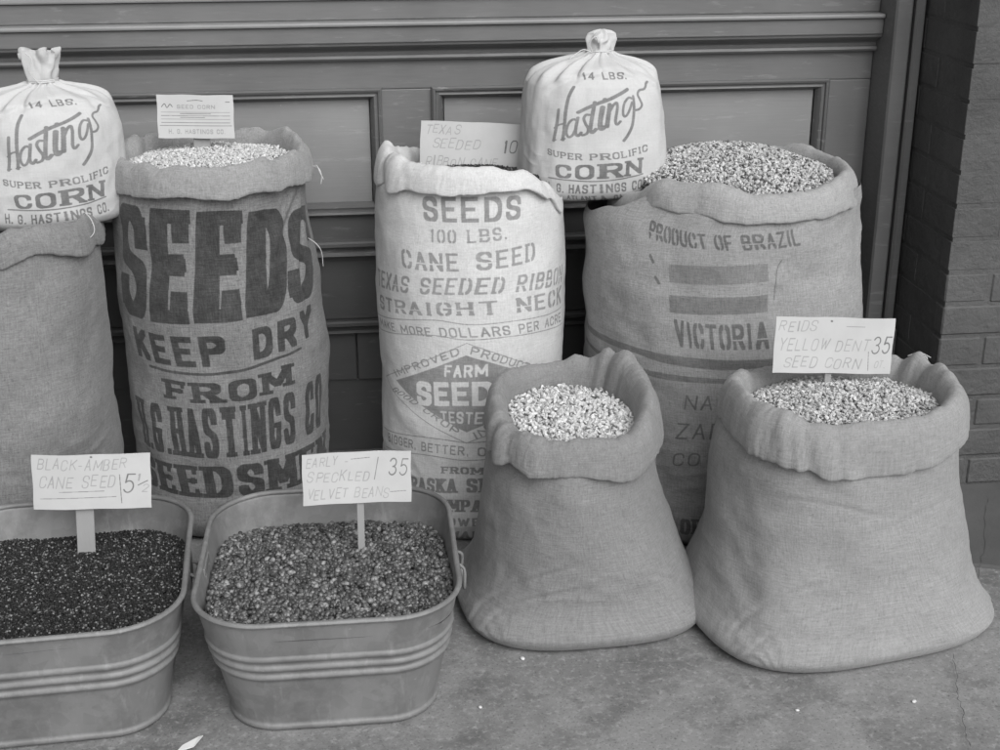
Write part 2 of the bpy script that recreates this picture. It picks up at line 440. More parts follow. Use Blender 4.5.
  ('~', 2.293333333333333, [(0.7374, 0.8202), (0.7211, 0.8018), (0.7003, 0.7798)]),
 ],
}
# ------------------------------------------------------------------ lettering: strokes drawn into a mask for the printed cloth and cards
def arc(cx, cy, rx, ry, a0, a1, n=14):
    return [(cx+rx*math.cos(math.radians(a0+(a1-a0)*i/n)), cy+ry*math.sin(math.radians(a0+(a1-a0)*i/n))) for i in range(n+1)]
def rc():
    q = .42
    return {'tl': arc(q, 1-.30, q, .30, 180, 90), 'tr': arc(1-q, 1-.30, q, .30, 90, 0), 'br': arc(1-q, .30, q, .30, 0, -90), 'bl': arc(q, .30, q, .30, -90, -180)}
K = rc()
ring_o = K['tl'] + K['tr'] + K['br'] + K['bl'] + [(0, .7)]
S_sk = [(1, .74)] + arc(.58, .76, .42, .24, 0, 90) + arc(.42, .76, .42, .24, 90, 180)[1:] + arc(.42, .74, .42, .22, 180, 255)[1:] + arc(.58, .26, .42, .22, 75, 0) + arc(.58, .24, .42, .24, 0, -90) + arc(.42, .24, .42, .24, -90, -180)[1:]
GLYPH = {
 'A': [[(0, 0), (.5, 1), (1, 0)], [(.2, .34), (.8, .34)]],
 'B': [[(0, 0), (0, 1)], [(0, 1), (.55, 1)] + arc(.55, .76, .38, .24, 90, -90) + [(0, .52)], [(.55, .52)] + arc(.6, .26, .4, .26, 90, -90) + [(0, 0)]],
 'C': [[(1, .72)] + K['tr'][::-1] + K['tl'][::-1] + K['bl'][::-1] + K['br'][::-1] + [(1, .28)]],
 'D': [[(0, 0), (0, 1)], [(0, 1), (.5, 1)] + arc(.5, .62, .5, .38, 90, 0) + arc(.5, .38, .5, .38, 0, -90) + [(0, 0)]],
 'E': [[(0, 0), (0, 1)], [(0, 1), (1, 1)], [(0, .52), (.8, .52)], [(0, 0), (1, 0)]],
 'F': [[(0, 0), (0, 1)], [(0, 1), (1, 1)], [(0, .5), (.78, .5)]],
 'G': [[(1, .72)] + K['tr'][::-1] + K['tl'][::-1] + K['bl'][::-1] + K['br'][::-1] + [(1, .46), (.58, .46)]],
 'H': [[(0, 0), (0, 1)], [(1, 0), (1, 1)], [(0, .52), (1, .52)]],
 'I': [[(.5, 0), (.5, 1)]],
 'J': [[(.8, 1), (.8, .25)] + arc(.42, .25, .38, .25, 0, -180)],
 'K': [[(0, 0), (0, 1)], [(1, 1), (0, .42)], [(.32, .6), (1, 0)]],
 'L': [[(0, 1), (0, 0), (1, 0)]],
 'M': [[(0, 0), (0, 1), (.5, .25), (1, 1), (1, 0)]],
 'N': [[(0, 0), (0, 1), (1, 0), (1, 1)]],
 'O': [ring_o],
 'P': [[(0, 0), (0, 1)], [(0, 1), (.6, 1)] + arc(.6, .74, .4, .26, 90, -90) + [(0, .48)]],
 'Q': [ring_o, [(.6, .25), (1, -.05)]],
 'R': [[(0, 0), (0, 1)], [(0, 1), (.6, 1)] + arc(.6, .75, .4, .25, 90, -90) + [(0, .5)], [(.5, .5), (1, 0)]],
 'S': [S_sk],
 'T': [[(0, 1), (1, 1)], [(.5, 1), (.5, 0)]],
 'U': [[(0, 1), (0, .3)] + arc(.5, .3, .5, .3, 180, 360) + [(1, 1)]],
 'V': [[(0, 1), (.5, 0), (1, 1)]],
 'W': [[(0, 1), (.27, 0), (.5, .8), (.73, 0), (1, 1)]],
 'X': [[(0, 0), (1, 1)], [(0, 1), (1, 0)]],
 'Y': [[(0, 1), (.5, .48), (1, 1)], [(.5, .48), (.5, 0)]],
 'Z': [[(0, 1), (1, 1), (0, 0), (1, 0)]],
 '0': [ring_o], '1': [[(.5, 0), (.5, 1)], [(.5, 1), (.2, .82)]],
 '2': [arc(.5, .72, .5, .28, 170, -20) + [(0, 0), (1, 0)]],
 '3': [arc(.45, .75, .45, .25, 160, -90) + arc(.48, .26, .5, .26, 80, -160)],
 '4': [[(.75, 0), (.75, 1), (0, .3), (1, .3)]],
 '5': [[(.95, 1), (.2, 1), (.1, .55)] + arc(.45, .32, .5, .32, 120, -150)],
 '.': [[(.5, 0), (.5, .03)]], ',': [[(.5, .03), (.4, -.12)]], '-': [[(.1, .48), (.9, .48)]], "'": [[(.5, 1), (.4, .75)]],
 '/': [[(0, 0), (1, 1)]], 'c': [arc(.55, .3, .45, .3, 50, 310)], '|': [[(.5, -.1), (.4, 1.1)]],
}
WID = {'I': .45, 'M': 1.28, 'W': 1.3, 'N': 1.08, ' ': .62, '.': .3, ',': .3, "'": .25, '1': .55, '-': .7, '/': .6, 'E': .92, 'F': .9, 'L': .88, 'J': .75, '|': .2}
SERIF = {'A': [(0, 0), (1, 0)], 'B': [(0, 0), (0, 1)], 'D': [(0, 0), (0, 1)], 'E': [(0, 0), (0, 1)], 'F': [(0, 0), (0, 1)], 'H': [(0, 0), (0, 1), (1, 0), (1, 1)],
 'I': [(.5, 0), (.5, 1)], 'K': [(0, 0), (0, 1), (1, 0), (1, 1)], 'L': [(0, 0), (0, 1)], 'M': [(0, 0), (0, 1), (1, 0), (1, 1)], 'N': [(0, 0), (0, 1), (1, 1)],
 'P': [(0, 0), (0, 1)], 'R': [(0, 0), (0, 1), (1, 0)], 'T': [(.5, 0)], 'V': [(0, 1), (1, 1)], 'W': [(0, 1), (1, 1)], 'Y': [(.5, 0), (0, 1), (1, 1)], 'X': [(0, 0), (0, 1), (1, 0), (1, 1)], 'U': [(0, 1), (1, 1)]}
TICK = {'E': [(1, 1, -1), (1, 0, 1), (.8, .52, 0)], 'F': [(1, 1, -1), (.78, .5, 0)], 'L': [(1, 0, 1)], 'T': [(0, 1, -1), (1, 1, -1)], 'S': [(1, .9, -1), (0, .1, 1)], 'C': [(1, .9, -1)], 'G': [(1, .9, -1)], 'Z': [(0, 1, -1), (1, 0, 1)]}
# pen: stem width (of letter width), bar height (of letter height), gap, serif, tick height, tick width, round pen, slant, tone
STYLE = {
 'fat': dict(wv=.45, wh=.12, gap=.08, serif=.0, tick=.19, tw=.40, tone=1),
 'block': dict(wv=.32, wh=.20, gap=.26, tone=1),
 'block2': dict(wv=.25, wh=.15, gap=.20, tone=.95, stencil=.10),
 'slab': dict(wv=.38, wh=.14, gap=.16, serif=1.75, tick=.16, tw=.20, tone=1),
 'slabtall': dict(wv=.42, wh=.10, gap=.22, serif=1.7, tick=.16, tw=.24, tone=1),
 'slabwide': dict(wv=.29, wh=.18, gap=.22, serif=2.0, tick=.20, tw=.16, tone=1),
 'clar': dict(wv=.25, wh=.15, gap=.20, serif=1.8, tick=.14, tw=.14, tone=1),
 'slabsmall': dict(wv=.24, wh=.15, gap=.24, serif=1.7, tick=.16, tw=.16, tone=.9),
 'bold': dict(wv=.26, wh=.16, gap=.26, tone=.95),
 'heavy': dict(wv=.30, wh=.20, gap=.16, tone=1),
 'stencil': dict(wv=.25, wh=.14, gap=.30, serif=1.35, tone=.85, stencil=.09),
 'stencil2': dict(wv=.30, wh=.15, gap=.18, tone=.95, stencil=.08),
 'small': dict(wv=.20, wh=.15, gap=.30, tone=.92),
 'hand': dict(wv=.16, wh=.11, gap=.35, tone=.85, round=True, slant=.12),
 'card': dict(wv=.13, wh=.085, gap=.34, tone=.45, round=True, slant=.26, jit=.12),
 'price': dict(wv=.14, wh=.075, gap=.30, tone=.85, round=True, slant=.2, jit=.03),
 'tiny': dict(wv=.2, wh=.18, gap=.3, tone=.5),
}

class Mask:
    """ink coverage over a cloth or card: width/height in metres of the (u,v) square"""
    def __init__(self, width, height, res=.0006):
        self.W, self.H = int(width/res), int(height/res)
        self.w, self.h = width, height
        self.a = np.zeros((self.H, self.W), np.float32)
    def stamp(self, x, y, hx, hy, val, round_=False):
        x0, x1, y0, y1 = x-hx, x+hx, y-hy, y+hy
        ix0, ix1, iy0, iy1 = max(int(x0+.5), 0), min(int(x1+.5), self.W), max(int(y0+.5), 0), min(int(y1+.5), self.H)
        if ix1 <= ix0 or iy1 <= iy0:
            return
        if round_:
            yy, xx = np.mgrid[iy0:iy1, ix0:ix1]
            m = ((xx+.5-x)/max(hx, .7))**2 + ((yy+.5-y)/max(hy, .7))**2 <= 1.05
            sub = self.a[iy0:iy1, ix0:ix1]
            sub[m] = val
        else:
            self.a[iy0:iy1, ix0:ix1] = val
    def stroke(self, uvs, hx, hy, val, round_=False):
        P = [(u*self.W, v*self.H) for u, v in uvs]
        for (xa, ya), (xb, yb) in zip(P[:-1], P[1:]):
            n = max(1, int(max(abs(xb-xa), abs(yb-ya))/1.0))
            for i in range(n+1):
                self.stamp(xa+(xb-xa)*i/n, ya+(yb-ya)*i/n, hx, hy, val, round_)
    @staticmethod
    def curve(p):
        (u0, v0), (u1, v1), (u2, v2) = p
        def f(s):
            u = u0 + (u2-u0)*s
            if abs(u1-u0) < 1e-6 or abs(u2-u1) < 1e-6:
                return u, v0 + (v2-v0)*s
            v = (v0*(u-u1)*(u-u2)/((u0-u1)*(u0-u2)) + v1*(u-u0)*(u-u2)/((u1-u0)*(u1-u2)) + v2*(u-u0)*(u-u1)/((u2-u0)*(u2-u1)))
            return u, v
        return f
    def text(self, txt, style, base, top, rng):
        st = STYLE[style]
        val = st['tone']
        if txt[0] == '!':
            txt, val = txt[1:], 0.0
        fb, ft = self.curve(base), self.curve(top)
        gap = st['gap']
        tot = sum(WID.get(c, 1) for c in txt) + gap*(len(txt)-1)
        x = 0
        wv, wh = st['wv'], st['wh']
        for c in txt:
            w = WID.get(c, 1)
            s0, s1 = x/tot, (x+w)/tot
            x += w + gap
            if c == ' ':
                continue
            j = st.get('jit', 0)
            jx, jy, js = rng.uniform(-j, j), rng.uniform(-j, j), 1 + rng.uniform(-j, j)
            pv = min(wv/w, .6) if w < 1 else wv/w                            # stem width as part of this letter's width
            if style == 'fat' and c == 'S':
                pv = .36
            if c in "I.1,'|":
                pv = .9 if c == '.' else (.58 if c == 'I' else .45)
            def f(px, py, pv=pv, s0=s0, s1=s1, jx=jx, jy=jy, js=js):
                xx = pv/2 + px*(1-pv)
                yy = (wh/2 + py*(1-wh))*js + jy
                xx = xx + jx + st.get('slant', 0)*(yy-.5)*1.6
                s = s0 + (s1-s0)*xx
                ub, vb = fb(s)
                ut, vt = ft(s)
                return ub+(ut-ub)*yy, vb+(vt-vb)*yy
            if j:
                wv, wh = st['wv']*rng.uniform(.75, 1.3), st['wh']*rng.uniform(.8, 1.25)
            lw = abs(fb(s1)[0]-fb(s0)[0])*self.W
            lh = abs(ft((s0+s1)/2)[1]-fb((s0+s1)/2)[1])*self.H
            hx, hy = pv*lw/2, wh*lh/2
            if c in ".,":
                hy = max(hy, hx*.8)
                hx = max(hx*.9, hy*.8)
            for sk in GLYPH[c]:
                dense = []
                for (xa, ya), (xb, yb) in zip(sk[:-1], sk[1:]):
                    k = max(1, int(max(abs(xb-xa)*lw, abs(yb-ya)*lh)/6))
                    dense += [(xa+(xb-xa)*i/k, ya+(yb-ya)*i/k) for i in range(k)]
                dense.append(sk[-1])
                # heavy pens thin out on flat bars by themselves: bars use wh, stems wv
                self.stroke([f(*q) for q in dense], hx, hy, val, st.get('round', False))
            if st.get('serif'):
                for (px, py) in SERIF.get(c, []):
                    q = f(px, py)
                    self.stroke([q, (q[0]+1e-6, q[1])], hx*st['serif'], hy*.95, val)
            if st.get('tick'):
                for (px, py, d) in TICK.get(c, []):
                    a = f(px, py)
                    b = f(px, min(max(py + d*st['tick'], 0), 1))
                    a2 = f(px, py - (st['tick']*.22 if d == 0 else 0))
                    b2 = f(px, py + (st['tick']*.22 if d == 0 else d*st['tick']))
                    self.stroke([a2, b2], st['tw']*lw/2, hy, val)
            if st.get('stencil'):
                g = st['stencil']
                q = f(.5, .5) if c in 'COGSQ0DBRPAHNM8' else None
                if q is not None and c in 'CGOD0':
                    for yy in (0, 1):
                        z = f(.5, yy)
                        self.stroke([z, (z[0]+1e-6, z[1])], g*lw/2*1.3, hy*1.4, 0)
                elif q is not None:
                    z0, z1 = f(-.3, .36), f(1.3, .36)
                    self.stroke([z0, z1], 1, g*lh/2*.7, 0)
    def fill_quad(self, base, top, val):
        fb, ft = self.curve(base), self.curve(top)
        n = int(abs(base[2][0]-base[0][0])*self.W*1.3)+2
        for i in range(n+1):
            ub, vb = fb(i/n)
            ut, vt = ft(i/n)
            self.stroke([(ub, vb), (ut, vt)], 1, 1, val)
    def fill_poly(self, pts, val):
        P = np.array([(u*self.W, v*self.H) for u, v in pts])
        yy, xx = np.mgrid[0:self.H, 0:self.W]
        inside = np.zeros((self.H, self.W), bool)
        j = len(P)-1
        for i in range(len(P)):
            c = ((P[i, 1] > yy) != (P[j, 1] > yy)) & (xx < (P[j, 0]-P[i, 0])*(yy-P[i, 1])/(P[j, 1]-P[i, 1]+1e-9)+P[i, 0])
            inside ^= c
            j = i
        self.a[inside] = val
    def draw(self, items, seed=1):
        rng = random.Random(seed)
        for it in items:
            if it[0] == '~':
                h = it[1]*.0021/2/(self.w/self.W)
                pts = it[2]
                # smooth the traced points
                P = []
                for i in range(len(pts)-1):
                    a, b, c, d = (np.array(pts[k]) for k in (max(i-1, 0), i, i+1, min(i+2, len(pts)-1)))
                    for k in range(6):
                        t = k/6
                        P.append(tuple(.5*((2*b)+(c-a)*t+(2*a-5*b+4*c-d)*t*t+(3*b-a-3*c+d)*t**3)))
                P.append(tuple(pts[-1]))
                self.stroke(P, max(h, 1), max(h, 1), .8 if it[1] > 3.2 and len(pts) > 5 and self.h > .6 else .9, True)
            elif it[0] == '#dia':
                o, i = it[1], it[2]
                self.stroke(o+[o[0]], 1.2, 1.2, 1)
                self.fill_poly(i, .95)
            elif it[0] == '#quad':
                self.fill_quad(it[2], it[1], it[3])
            else:
                self.text(it[0], it[1], it[2], it[3], rng)
        # soften by one pixel
        a = np.pad(self.a, 1, mode='edge')
        s = a[1:-1, 1:-1]*.36 + (a[:-2, 1:-1]+a[2:, 1:-1]+a[1:-1, :-2]+a[1:-1, 2:])*.12 + (a[:-2, :-2]+a[:-2, 2:]+a[2:, :-2]+a[2:, 2:])*.04
        self.a = s
        return self
    def image(self, name):
        im = bpy.data.images.new(name, self.W, self.H, alpha=False, float_buffer=False, is_data=True)
        px = np.ones((self.H, self.W, 4), np.float32)
        px[:, :, :3] = self.a[:, :, None]
        im.pixels.foreach_set(px.ravel())
        im.update()
        im.pack()
        return im
# ------------------------------------------------------------------ sack builders
def grid_mesh(name, P, mat, parent=None, uvs=None, wrap=False):
    """P: (rows, cols, 3); uvs: dict layer -> (rows, cols, 2)"""
    R, Cn, _ = P.shape
    idx = np.arange(R*Cn).reshape(R, Cn)
    if wrap:
        nxt = np.roll(idx, -1, axis=1)
        a, b, c, d = idx[:-1], nxt[:-1], nxt[1:], idx[1:]
    else:
        a, b, c, d = idx[:-1, :-1], idx[:-1, 1:], idx[1:, 1:], idx[1:, :-1]
    F = np.stack([a, b, c, d], -1).reshape(-1, 4)
    me = bpy.data.meshes.new(name)
    me.vertices.add(R*Cn)
    me.vertices.foreach_set('co', P.reshape(-1).astype(np.float32))
    me.loops.add(F.size)
    me.loops.foreach_set('vertex_index', F.reshape(-1).astype(np.int32))
    me.polygons.add(len(F))
    me.polygons.foreach_set('loop_start', np.arange(0, F.size, 4, dtype=np.int32))
    me.update(calc_edges=True)
    for k, q in (uvs or {}).items():
        lay = me.uv_layers.new(name=k)
        lay.data.foreach_set('uv', q.reshape(-1, 2)[F.reshape(-1)].astype(np.float32).reshape(-1))
    me.validate()
    me.shade_smooth()
    me.materials.append(mat)
    return link(bpy.data.objects.new(name, me), parent)

def sack_body(spec, mat, parent, name='body', creases=(), ring=None, slump=1.0, nt=360, nz=200, origin=(0, 0, 0), pleat=0.0, crease_amp=.0022):
    ztop = spec['rows'][-1][0]
    th = np.linspace(-1.5*PI, .5*PI, nt+1)
    # denser near the foot
    zz = ztop*np.linspace(0, 1, nz)**1.25
    T, Z = np.meshgrid(th, zz)
    if ring is not None:                       # the cloth ends inside its rolled collar
        zt = np.minimum(interp_deg(ring, np.degrees(T)), ztop)
        k = np.clip((Z/ztop-.55)/.45, 0, 1)
        Z = Z-k*k*(3-2*k)*(ztop-zt)
    x, y, _ = body_point(spec, T, Z)
    cx, cy, rx, ry, n, r_ = row_at(spec, Z)
    dx, dy = x-cx, y-cy
    rr = np.hypot(dx, dy)+1e-9
    nx, ny = dx/rr, dy/rr
    rm = (rx+ry)/2
    p = np.stack([np.cos(T)*.25, np.sin(T)*.25, Z], -1).reshape(-1, 3)
    fade = np.clip(Z/.05, 0, 1)
    d = spec['lump']*fbm(p*7.5, spec['seed'], 3).reshape(T.shape)
    rid = 1-np.abs(noise3(p*np.array([9, 9, 30]) + fbm(p*6, spec['seed']+9, 2)[:, None]*.8, spec['seed']+5)).reshape(T.shape)
    low = np.exp(-(Z/ (ztop*.35))**2)
    d = d + crease_amp*(rid-.5)*(.5+1.2*low)
    rid2 = 1-np.abs(noise3(np.stack([(T*.22*14+Z*16).ravel(), (Z*26-T*.22*9).ravel(), 0*Z.ravel()], -1), spec['seed']+7)).reshape(T.shape)
    d = d + crease_amp*.8*(rid2-.5)*low
    for (deg, z, wid, hgt, amp, wl) in spec.get('ripples', []):   # gathered corners at the foot
        du = (T-math.radians(deg))*rm
        ss = np.hypot(du*.75, Z-z*.0-.0)
        wobr = noise3(np.stack([T.ravel()*5, Z.ravel()*25, 0*T.ravel()], -1), spec['seed']+3).reshape(T.shape)
        d = d + amp*np.cos(2*PI*(ss/wl+wobr*.35))*np.exp(-(du/wid)**2)*np.exp(-((Z-z)/hgt)**2)
    for (deg, z, ang, length, depth, width) in creases:     # single creases drawn into the cloth
        t0 = math.radians(deg)
        du = (T-t0)*rm
        dz = Z-z
        a = math.radians(ang)
        along, across = du*math.cos(a)+dz*math.sin(a), -du*math.sin(a)+dz*math.cos(a)
        across = across + .15*along**2/length
        d = d - depth*np.exp(-(across/width)**2)*np.exp(-(along/length)**4) + depth*.7*np.exp(-((across-1.9*width)/(1.4*width))**2)*np.exp(-(along/length)**4)
    if pleat:
        A = np.clip((Z/ztop-.80)/.2, 0, 1)**1.2
        wob = noise3(np.stack([T.ravel()*1.2, Z.ravel()*20, 0*T.ravel()], -1), 3).reshape(T.shape)
        d = d + pleat*A*(np.abs(np.cos(T*5.5+wob*1.9))-.85 + .35*(np.cos(T*17+1+wob*2)-.6))*rr*.34
    x, y = x + nx*d*fade, y + ny*d*fade
    zo = Z + .10*d*fade*(Z > .03)
    if slump != 1:
        zo = np.where(zo > .22, .22+(zo-.22)*slump, zo)
    P = np.stack([x-origin[0], y-origin[1], zo-origin[2]], -1)
    uv1 = np.stack([(T+PI)/PI, Z/ztop], -1)
    uv2 = np.stack([T*rm.mean(), Z], -1)
    return grid_mesh(name, P, mat, parent, {'print': uv1, 'cloth': uv2})

def interp_deg(tab, deg):
    """periodic smooth interpolation of {deg: value}"""
    ks = sorted(tab)
    xs = np.array([ks[-1]-360] + ks + [ks[0]+360], float)
    ys = np.array([tab[ks[-1]]] + [tab[k] for k in ks] + [tab[ks[0]]], float)
    d = np.asarray(deg) % 360
    i = np.clip(np.searchsorted(xs, d, side='right')-1, 0, len(xs)-2)
    t = (d-xs[i])/(xs[i+1]-xs[i])
    t = t*t*(3-2*t)
    return ys[i]*(1-t)+ys[i+1]*t

def collar(c, mat, parent, origin=(0, 0, 0), name='rolled_collar'):
    """the mouth of a sack turned down into a soft roll"""
    nt, npf = 420, 72
    th = np.linspace(0, 2*PI, nt, endpoint=False)
    ph = np.linspace(-PI*.98, PI*1.02, npf)
    T, F = np.meshgrid(th, ph)
    deg = np.degrees(T)
    zc, w, h = interp_deg(c['z'], deg), interp_deg(c['w'], deg), interp_deg(c['h'], deg)
    n = c.get('n', 2.15)
    p = np.stack([np.cos(T)*.2, np.sin(T)*.2, np.sin(F)*.05], -1).reshape(-1, 3)
    sd = c['seed']
    q = fbm(p*np.array([9, 9, 9]), sd, 3).reshape(T.shape)
    w = w*(1+.16*noise3(np.stack([np.cos(T)*1.6, np.sin(T)*1.6, 0*T], -1).reshape(-1, 3), sd+3).reshape(T.shape))
    zc = zc + .006*noise3(np.stack([np.cos(T)*2.1, np.sin(T)*2.1, 0*T+4], -1).reshape(-1, 3), sd+4).reshape(T.shape)
    # section of the turned-down cloth: soft crest, flat outer face, thin hem that is tucked in
    prof = np.array([(-.95, -1.1), (-.90, -.45), (-.72, .30), (-.40, .80), (.0, 1.0), (.38, .86), (.70, .45), (.90, -.10), (1.0, -.60), (1.0, -.86), (.92, -.99), (.80, -1.0), (.62, -.90), (.35, -.80), (.05, -.78)])
    tp = np.linspace(0, 1, npf)*(len(prof)-1)
    k0 = np.clip(tp.astype(int), 0, len(prof)-2)
    fr = tp-k0
    g = lambda k: prof[np.clip(k, 0, len(prof)-1)]
    a_, b_, c_, d_ = g(k0-1), g(k0), g(k0+1), g(k0+2)
    fr = fr[:, None]
    pr = .5*((2*b_)+(c_-a_)*fr+(2*a_-5*b_+4*c_-d_)*fr**2+(3*b_-a_-3*c_+d_)*fr**3)
    cF, sF = pr[:, :1]+0*F, pr[:, 1:]+0*F
    F = np.arctan2(sF, cF)
    ro, zo = cF*w, sF*h
    top = np.clip(sF, 0, 1)
    nz = lambda fq, o: noise3(np.stack([np.cos(T)*fq, np.sin(T)*fq, 0*T+o], -1).reshape(-1, 3), sd+8).reshape(T.shape)
    zo = zo + top*(.0060*nz(5, 2)+.0016*nz(17, 5))
    # the hem is uneven
    low = np.clip(-sF+.15, 0, 1)*np.clip(cF, 0, 1)
    hem = c.get('hang', .008) + .007*nz(2.6, 9) + .0020*nz(8, 12)
    for (d0, dep, wd) in c.get('dips', []):
        hem = hem + dep*np.exp(-np.abs(((deg-d0+180) % 360-180)/wd)**1.5)
    zo = zo - low*hem
    ro = ro + .004*np.clip(cF, 0, 1)*(nz(4.5, 20)+.35*nz(11, 24))
    sc = 1 + .07*q
    # soft pull folds: they run over the roll at a slant
    sl = noise3(np.stack([np.cos(T+sF*.10)*3.2, np.sin(T+sF*.10)*3.2, sF*.5], -1).reshape(-1, 3), sd+6).reshape(T.shape)
    sc = sc + .05*(1-2*np.abs(sl))*c.get('pull', 1)
    for (d0, dep, wd) in c.get('folds', []):
        dd = (deg - d0 + 180) % 360 - 180 + sF*3.0
        sc = sc - dep*np.exp(-(dd/wd)**2) + .45*dep*np.exp(-((np.abs(dd)-2.2*wd)/(1.5*wd))**2) - .4*dep*np.exp(-((np.abs(dd)-4.2*wd)/(.7*wd))**2)
    fine = 1-2*np.abs(noise3(np.stack([np.cos(T+cF*.10)*15, np.sin(T+cF*.10)*15, sF*.9], -1).reshape(-1, 3), sd+11)).reshape(T.shape)
    ro, zo = ro*sc + .0008*fine*np.clip(cF, -.3, 1), zo*sc + .0010*fine*sF
    e = 2/n
    bx = np.sign(np.cos(T))*np.abs(np.cos(T))**e
    by = np.sign(np.sin(T))*np.abs(np.sin(T))**e
    a = math.radians(c.get('turn', 0))
    ox, oy = bx*(c['ax']+ro), by*(c['ay']+ro)
    X = c['cx'] + ox*math.cos(a) - oy*math.sin(a)
    Y = c['cy'] + ox*math.sin(a) + oy*math.cos(a)
    P = np.stack([X-origin[0], Y-origin[1], zc+zo-origin[2]], -1)
    uv = np.stack([T*c['ax'], F*.05], -1)
    return grid_mesh(name, P, mat, parent, {'cloth': uv}, wrap=True)

def ico(sub):
    bm = bmesh.new()
    bmesh.ops.create_icosphere(bm, subdivisions=sub, radius=1)
    v = np.array([x.co[:] for x in bm.verts])
    f = np.array([[x.index for x in q.verts] for q in bm.faces])
    bm.free()
    return v, f

def heap(name, mat, label, cat, cx, cy, ax, ay, zf, size, count, layers, seed, shape=2.0, kernel='corn', turn=0.0, sub=1):
    """a mass of kernels filling a sack or tub: real kernels, scattered and tumbled"""
    rng = np.random.default_rng(seed)
    v, f = ico(sub)
    v = v.copy()
    if kernel == 'corn':                     # a flat wedge, narrow at the tip
        k = .62 + .38*np.clip((v[:, 0]+1)/1.3, 0, 1)
        v = np.stack([v[:, 0]*1.0, v[:, 1]*.74*k, v[:, 2]*.38], -1)
        v[:, 0] = np.where(v[:, 0] > .6, .6+(v[:, 0]-.6)*.4, v[:, 0])
    elif kernel == 'bean':
        v = np.stack([v[:, 0], v[:, 1]*.84, v[:, 2]*.66], -1)
    else:
        v = np.stack([v[:, 0], v[:, 1]*.8, v[:, 2]*.75], -1)
    N = count
    # jittered sunflower keeps the spacing even but irregular
    P, ly = [], []
    for L in range(layers):
        u = rng.uniform(-1, 1, (int(N*1.45), 2))
        keep = np.abs(u[:, 0])**shape + np.abs(u[:, 1])**shape < 1
        u = u[keep][:N]
        P.append(u)
        ly.append(np.full(len(u), L))
    u = np.concatenate(P)
    ly = np.concatenate(ly)
    a = math.radians(turn)
    X = u[:, 0]*ax*math.cos(a)-u[:, 1]*ay*math.sin(a)
    Y = u[:, 0]*ax*math.sin(a)+u[:, 1]*ay*math.cos(a)
    Z = zf(u[:, 0], u[:, 1]) - ly*size*.75 + rng.uniform(-.45, .45, len(u))*size
    q = rng.normal(size=(len(u), 4))
    q[:, 1:3] *= .75
    q /= np.linalg.norm(q, axis=1)[:, None]
    w, x, y, z = q.T
    M = np.stack([np.stack([1-2*(y*y+z*z), 2*(x*y-z*w), 2*(x*z+y*w)], -1),
                  np.stack([2*(x*y+z*w), 1-2*(x*x+z*z), 2*(y*z-x*w)], -1),
                  np.stack([2*(x*z-y*w), 2*(y*z+x*w), 1-2*(x*x+y*y)], -1)], 1)
    s = size*rng.uniform(.8, 1.15, len(u))
    V = np.einsum('nij,kj->nki', M, v)*s[:, None, None]
    V[:, :, 0] += X[:, None]
    V[:, :, 1] += Y[:, None]
    V[:, :, 2] += Z[:, None]
    nv = len(v)
    F = f[None]+(np.arange(len(u))*nv)[:, None, None]
    V, F = V.reshape(-1, 3), F.reshape(-1, 3)
    # a bed below, so nothing shows through
    nb, mb = 64, 8
    bu = [(0, 0)]+[(r/mb*math.cos(t), r/mb*math.sin(t)) for r in range(1, mb+1) for t in np.linspace(0, 2*PI, nb, endpoint=False)]
    bu = np.array(bu)
    nrm = (np.abs(bu[:, 0])**shape+np.abs(bu[:, 1])**shape)**(1/shape)
    rad = np.hypot(bu[:, 0], bu[:, 1])
    bu = bu*(rad/np.maximum(nrm, 1e-6))[:, None]*1.03
    bz = zf(bu[:, 0], bu[:, 1]) - size*(.75*layers)
    B = np.stack([bu[:, 0]*ax*math.cos(a)-bu[:, 1]*ay*math.sin(a), bu[:, 0]*ax*math.sin(a)+bu[:, 1]*ay*math.cos(a), bz], -1)
    o = len(V)
    bf = []
    for k in range(nb):
        bf.append((o, o+1+k, o+1+(k+1) % nb))
        for r in range(mb-1):
            p0, p1 = o+1+r*nb+k, o+1+r*nb+(k+1) % nb
            bf += [(p0, p0+nb, p1+nb), (p0, p1+nb, p1)]
    V = np.concatenate([V, B])
    F = np.concatenate([F, np.array(bf)])
    me = bpy.data.meshes.new(name)
    me.vertices.add(len(V))
    me.vertices.foreach_set('co', V.reshape(-1).astype(np.float32))
    me.loops.add(F.size)
    me.loops.foreach_set('vertex_index', F.reshape(-1).astype(np.int32))
    me.polygons.add(len(F))
    me.polygons.foreach_set('loop_start', np.arange(0, F.size, 3, dtype=np.int32))
    me.update(calc_edges=True)
    if kernel == 'corn':
        me.shade_flat()
    else:
        me.shade_smooth()
    me.materials.append(mat)
    ob = link(bpy.data.objects.new(name, me))
    ob.location = (cx, cy, 0)
    tag(ob, label, cat, kind='stuff')
    return ob

# ------------------------------------------------------------------ materials in use
M_FRAME = paint('shopfront paint', .145, .42, .16, (.25, 1, 3), .4, .22)
M_PANEL = paint('panel paint', .235, .45, .15, (.15, 1, 3.5), .4, .12)
M_LOW = paint('shaded base paint', .095, .42, .2, (.25, 1, 3), .4, .3)  # darker than the frame paint: shade behind the sacks put into the colour
M_MOULD = paint('worn moulding paint', .115, .40, .15, (.25, 1, 3), .4, .6)
M_BRICK = paint('painted brick', .16, .6, .3)
M_WOOD = paint('raw stake wood', .27, .75, .12, (3, 3, .3), .2)
M_STRING = NT('twine').done(.55, .9)
M_GLASS = NT('window glass').done(.02, .06, spec=.6)
M_MORTAR = paint('painted mortar', .07, .8, .3)

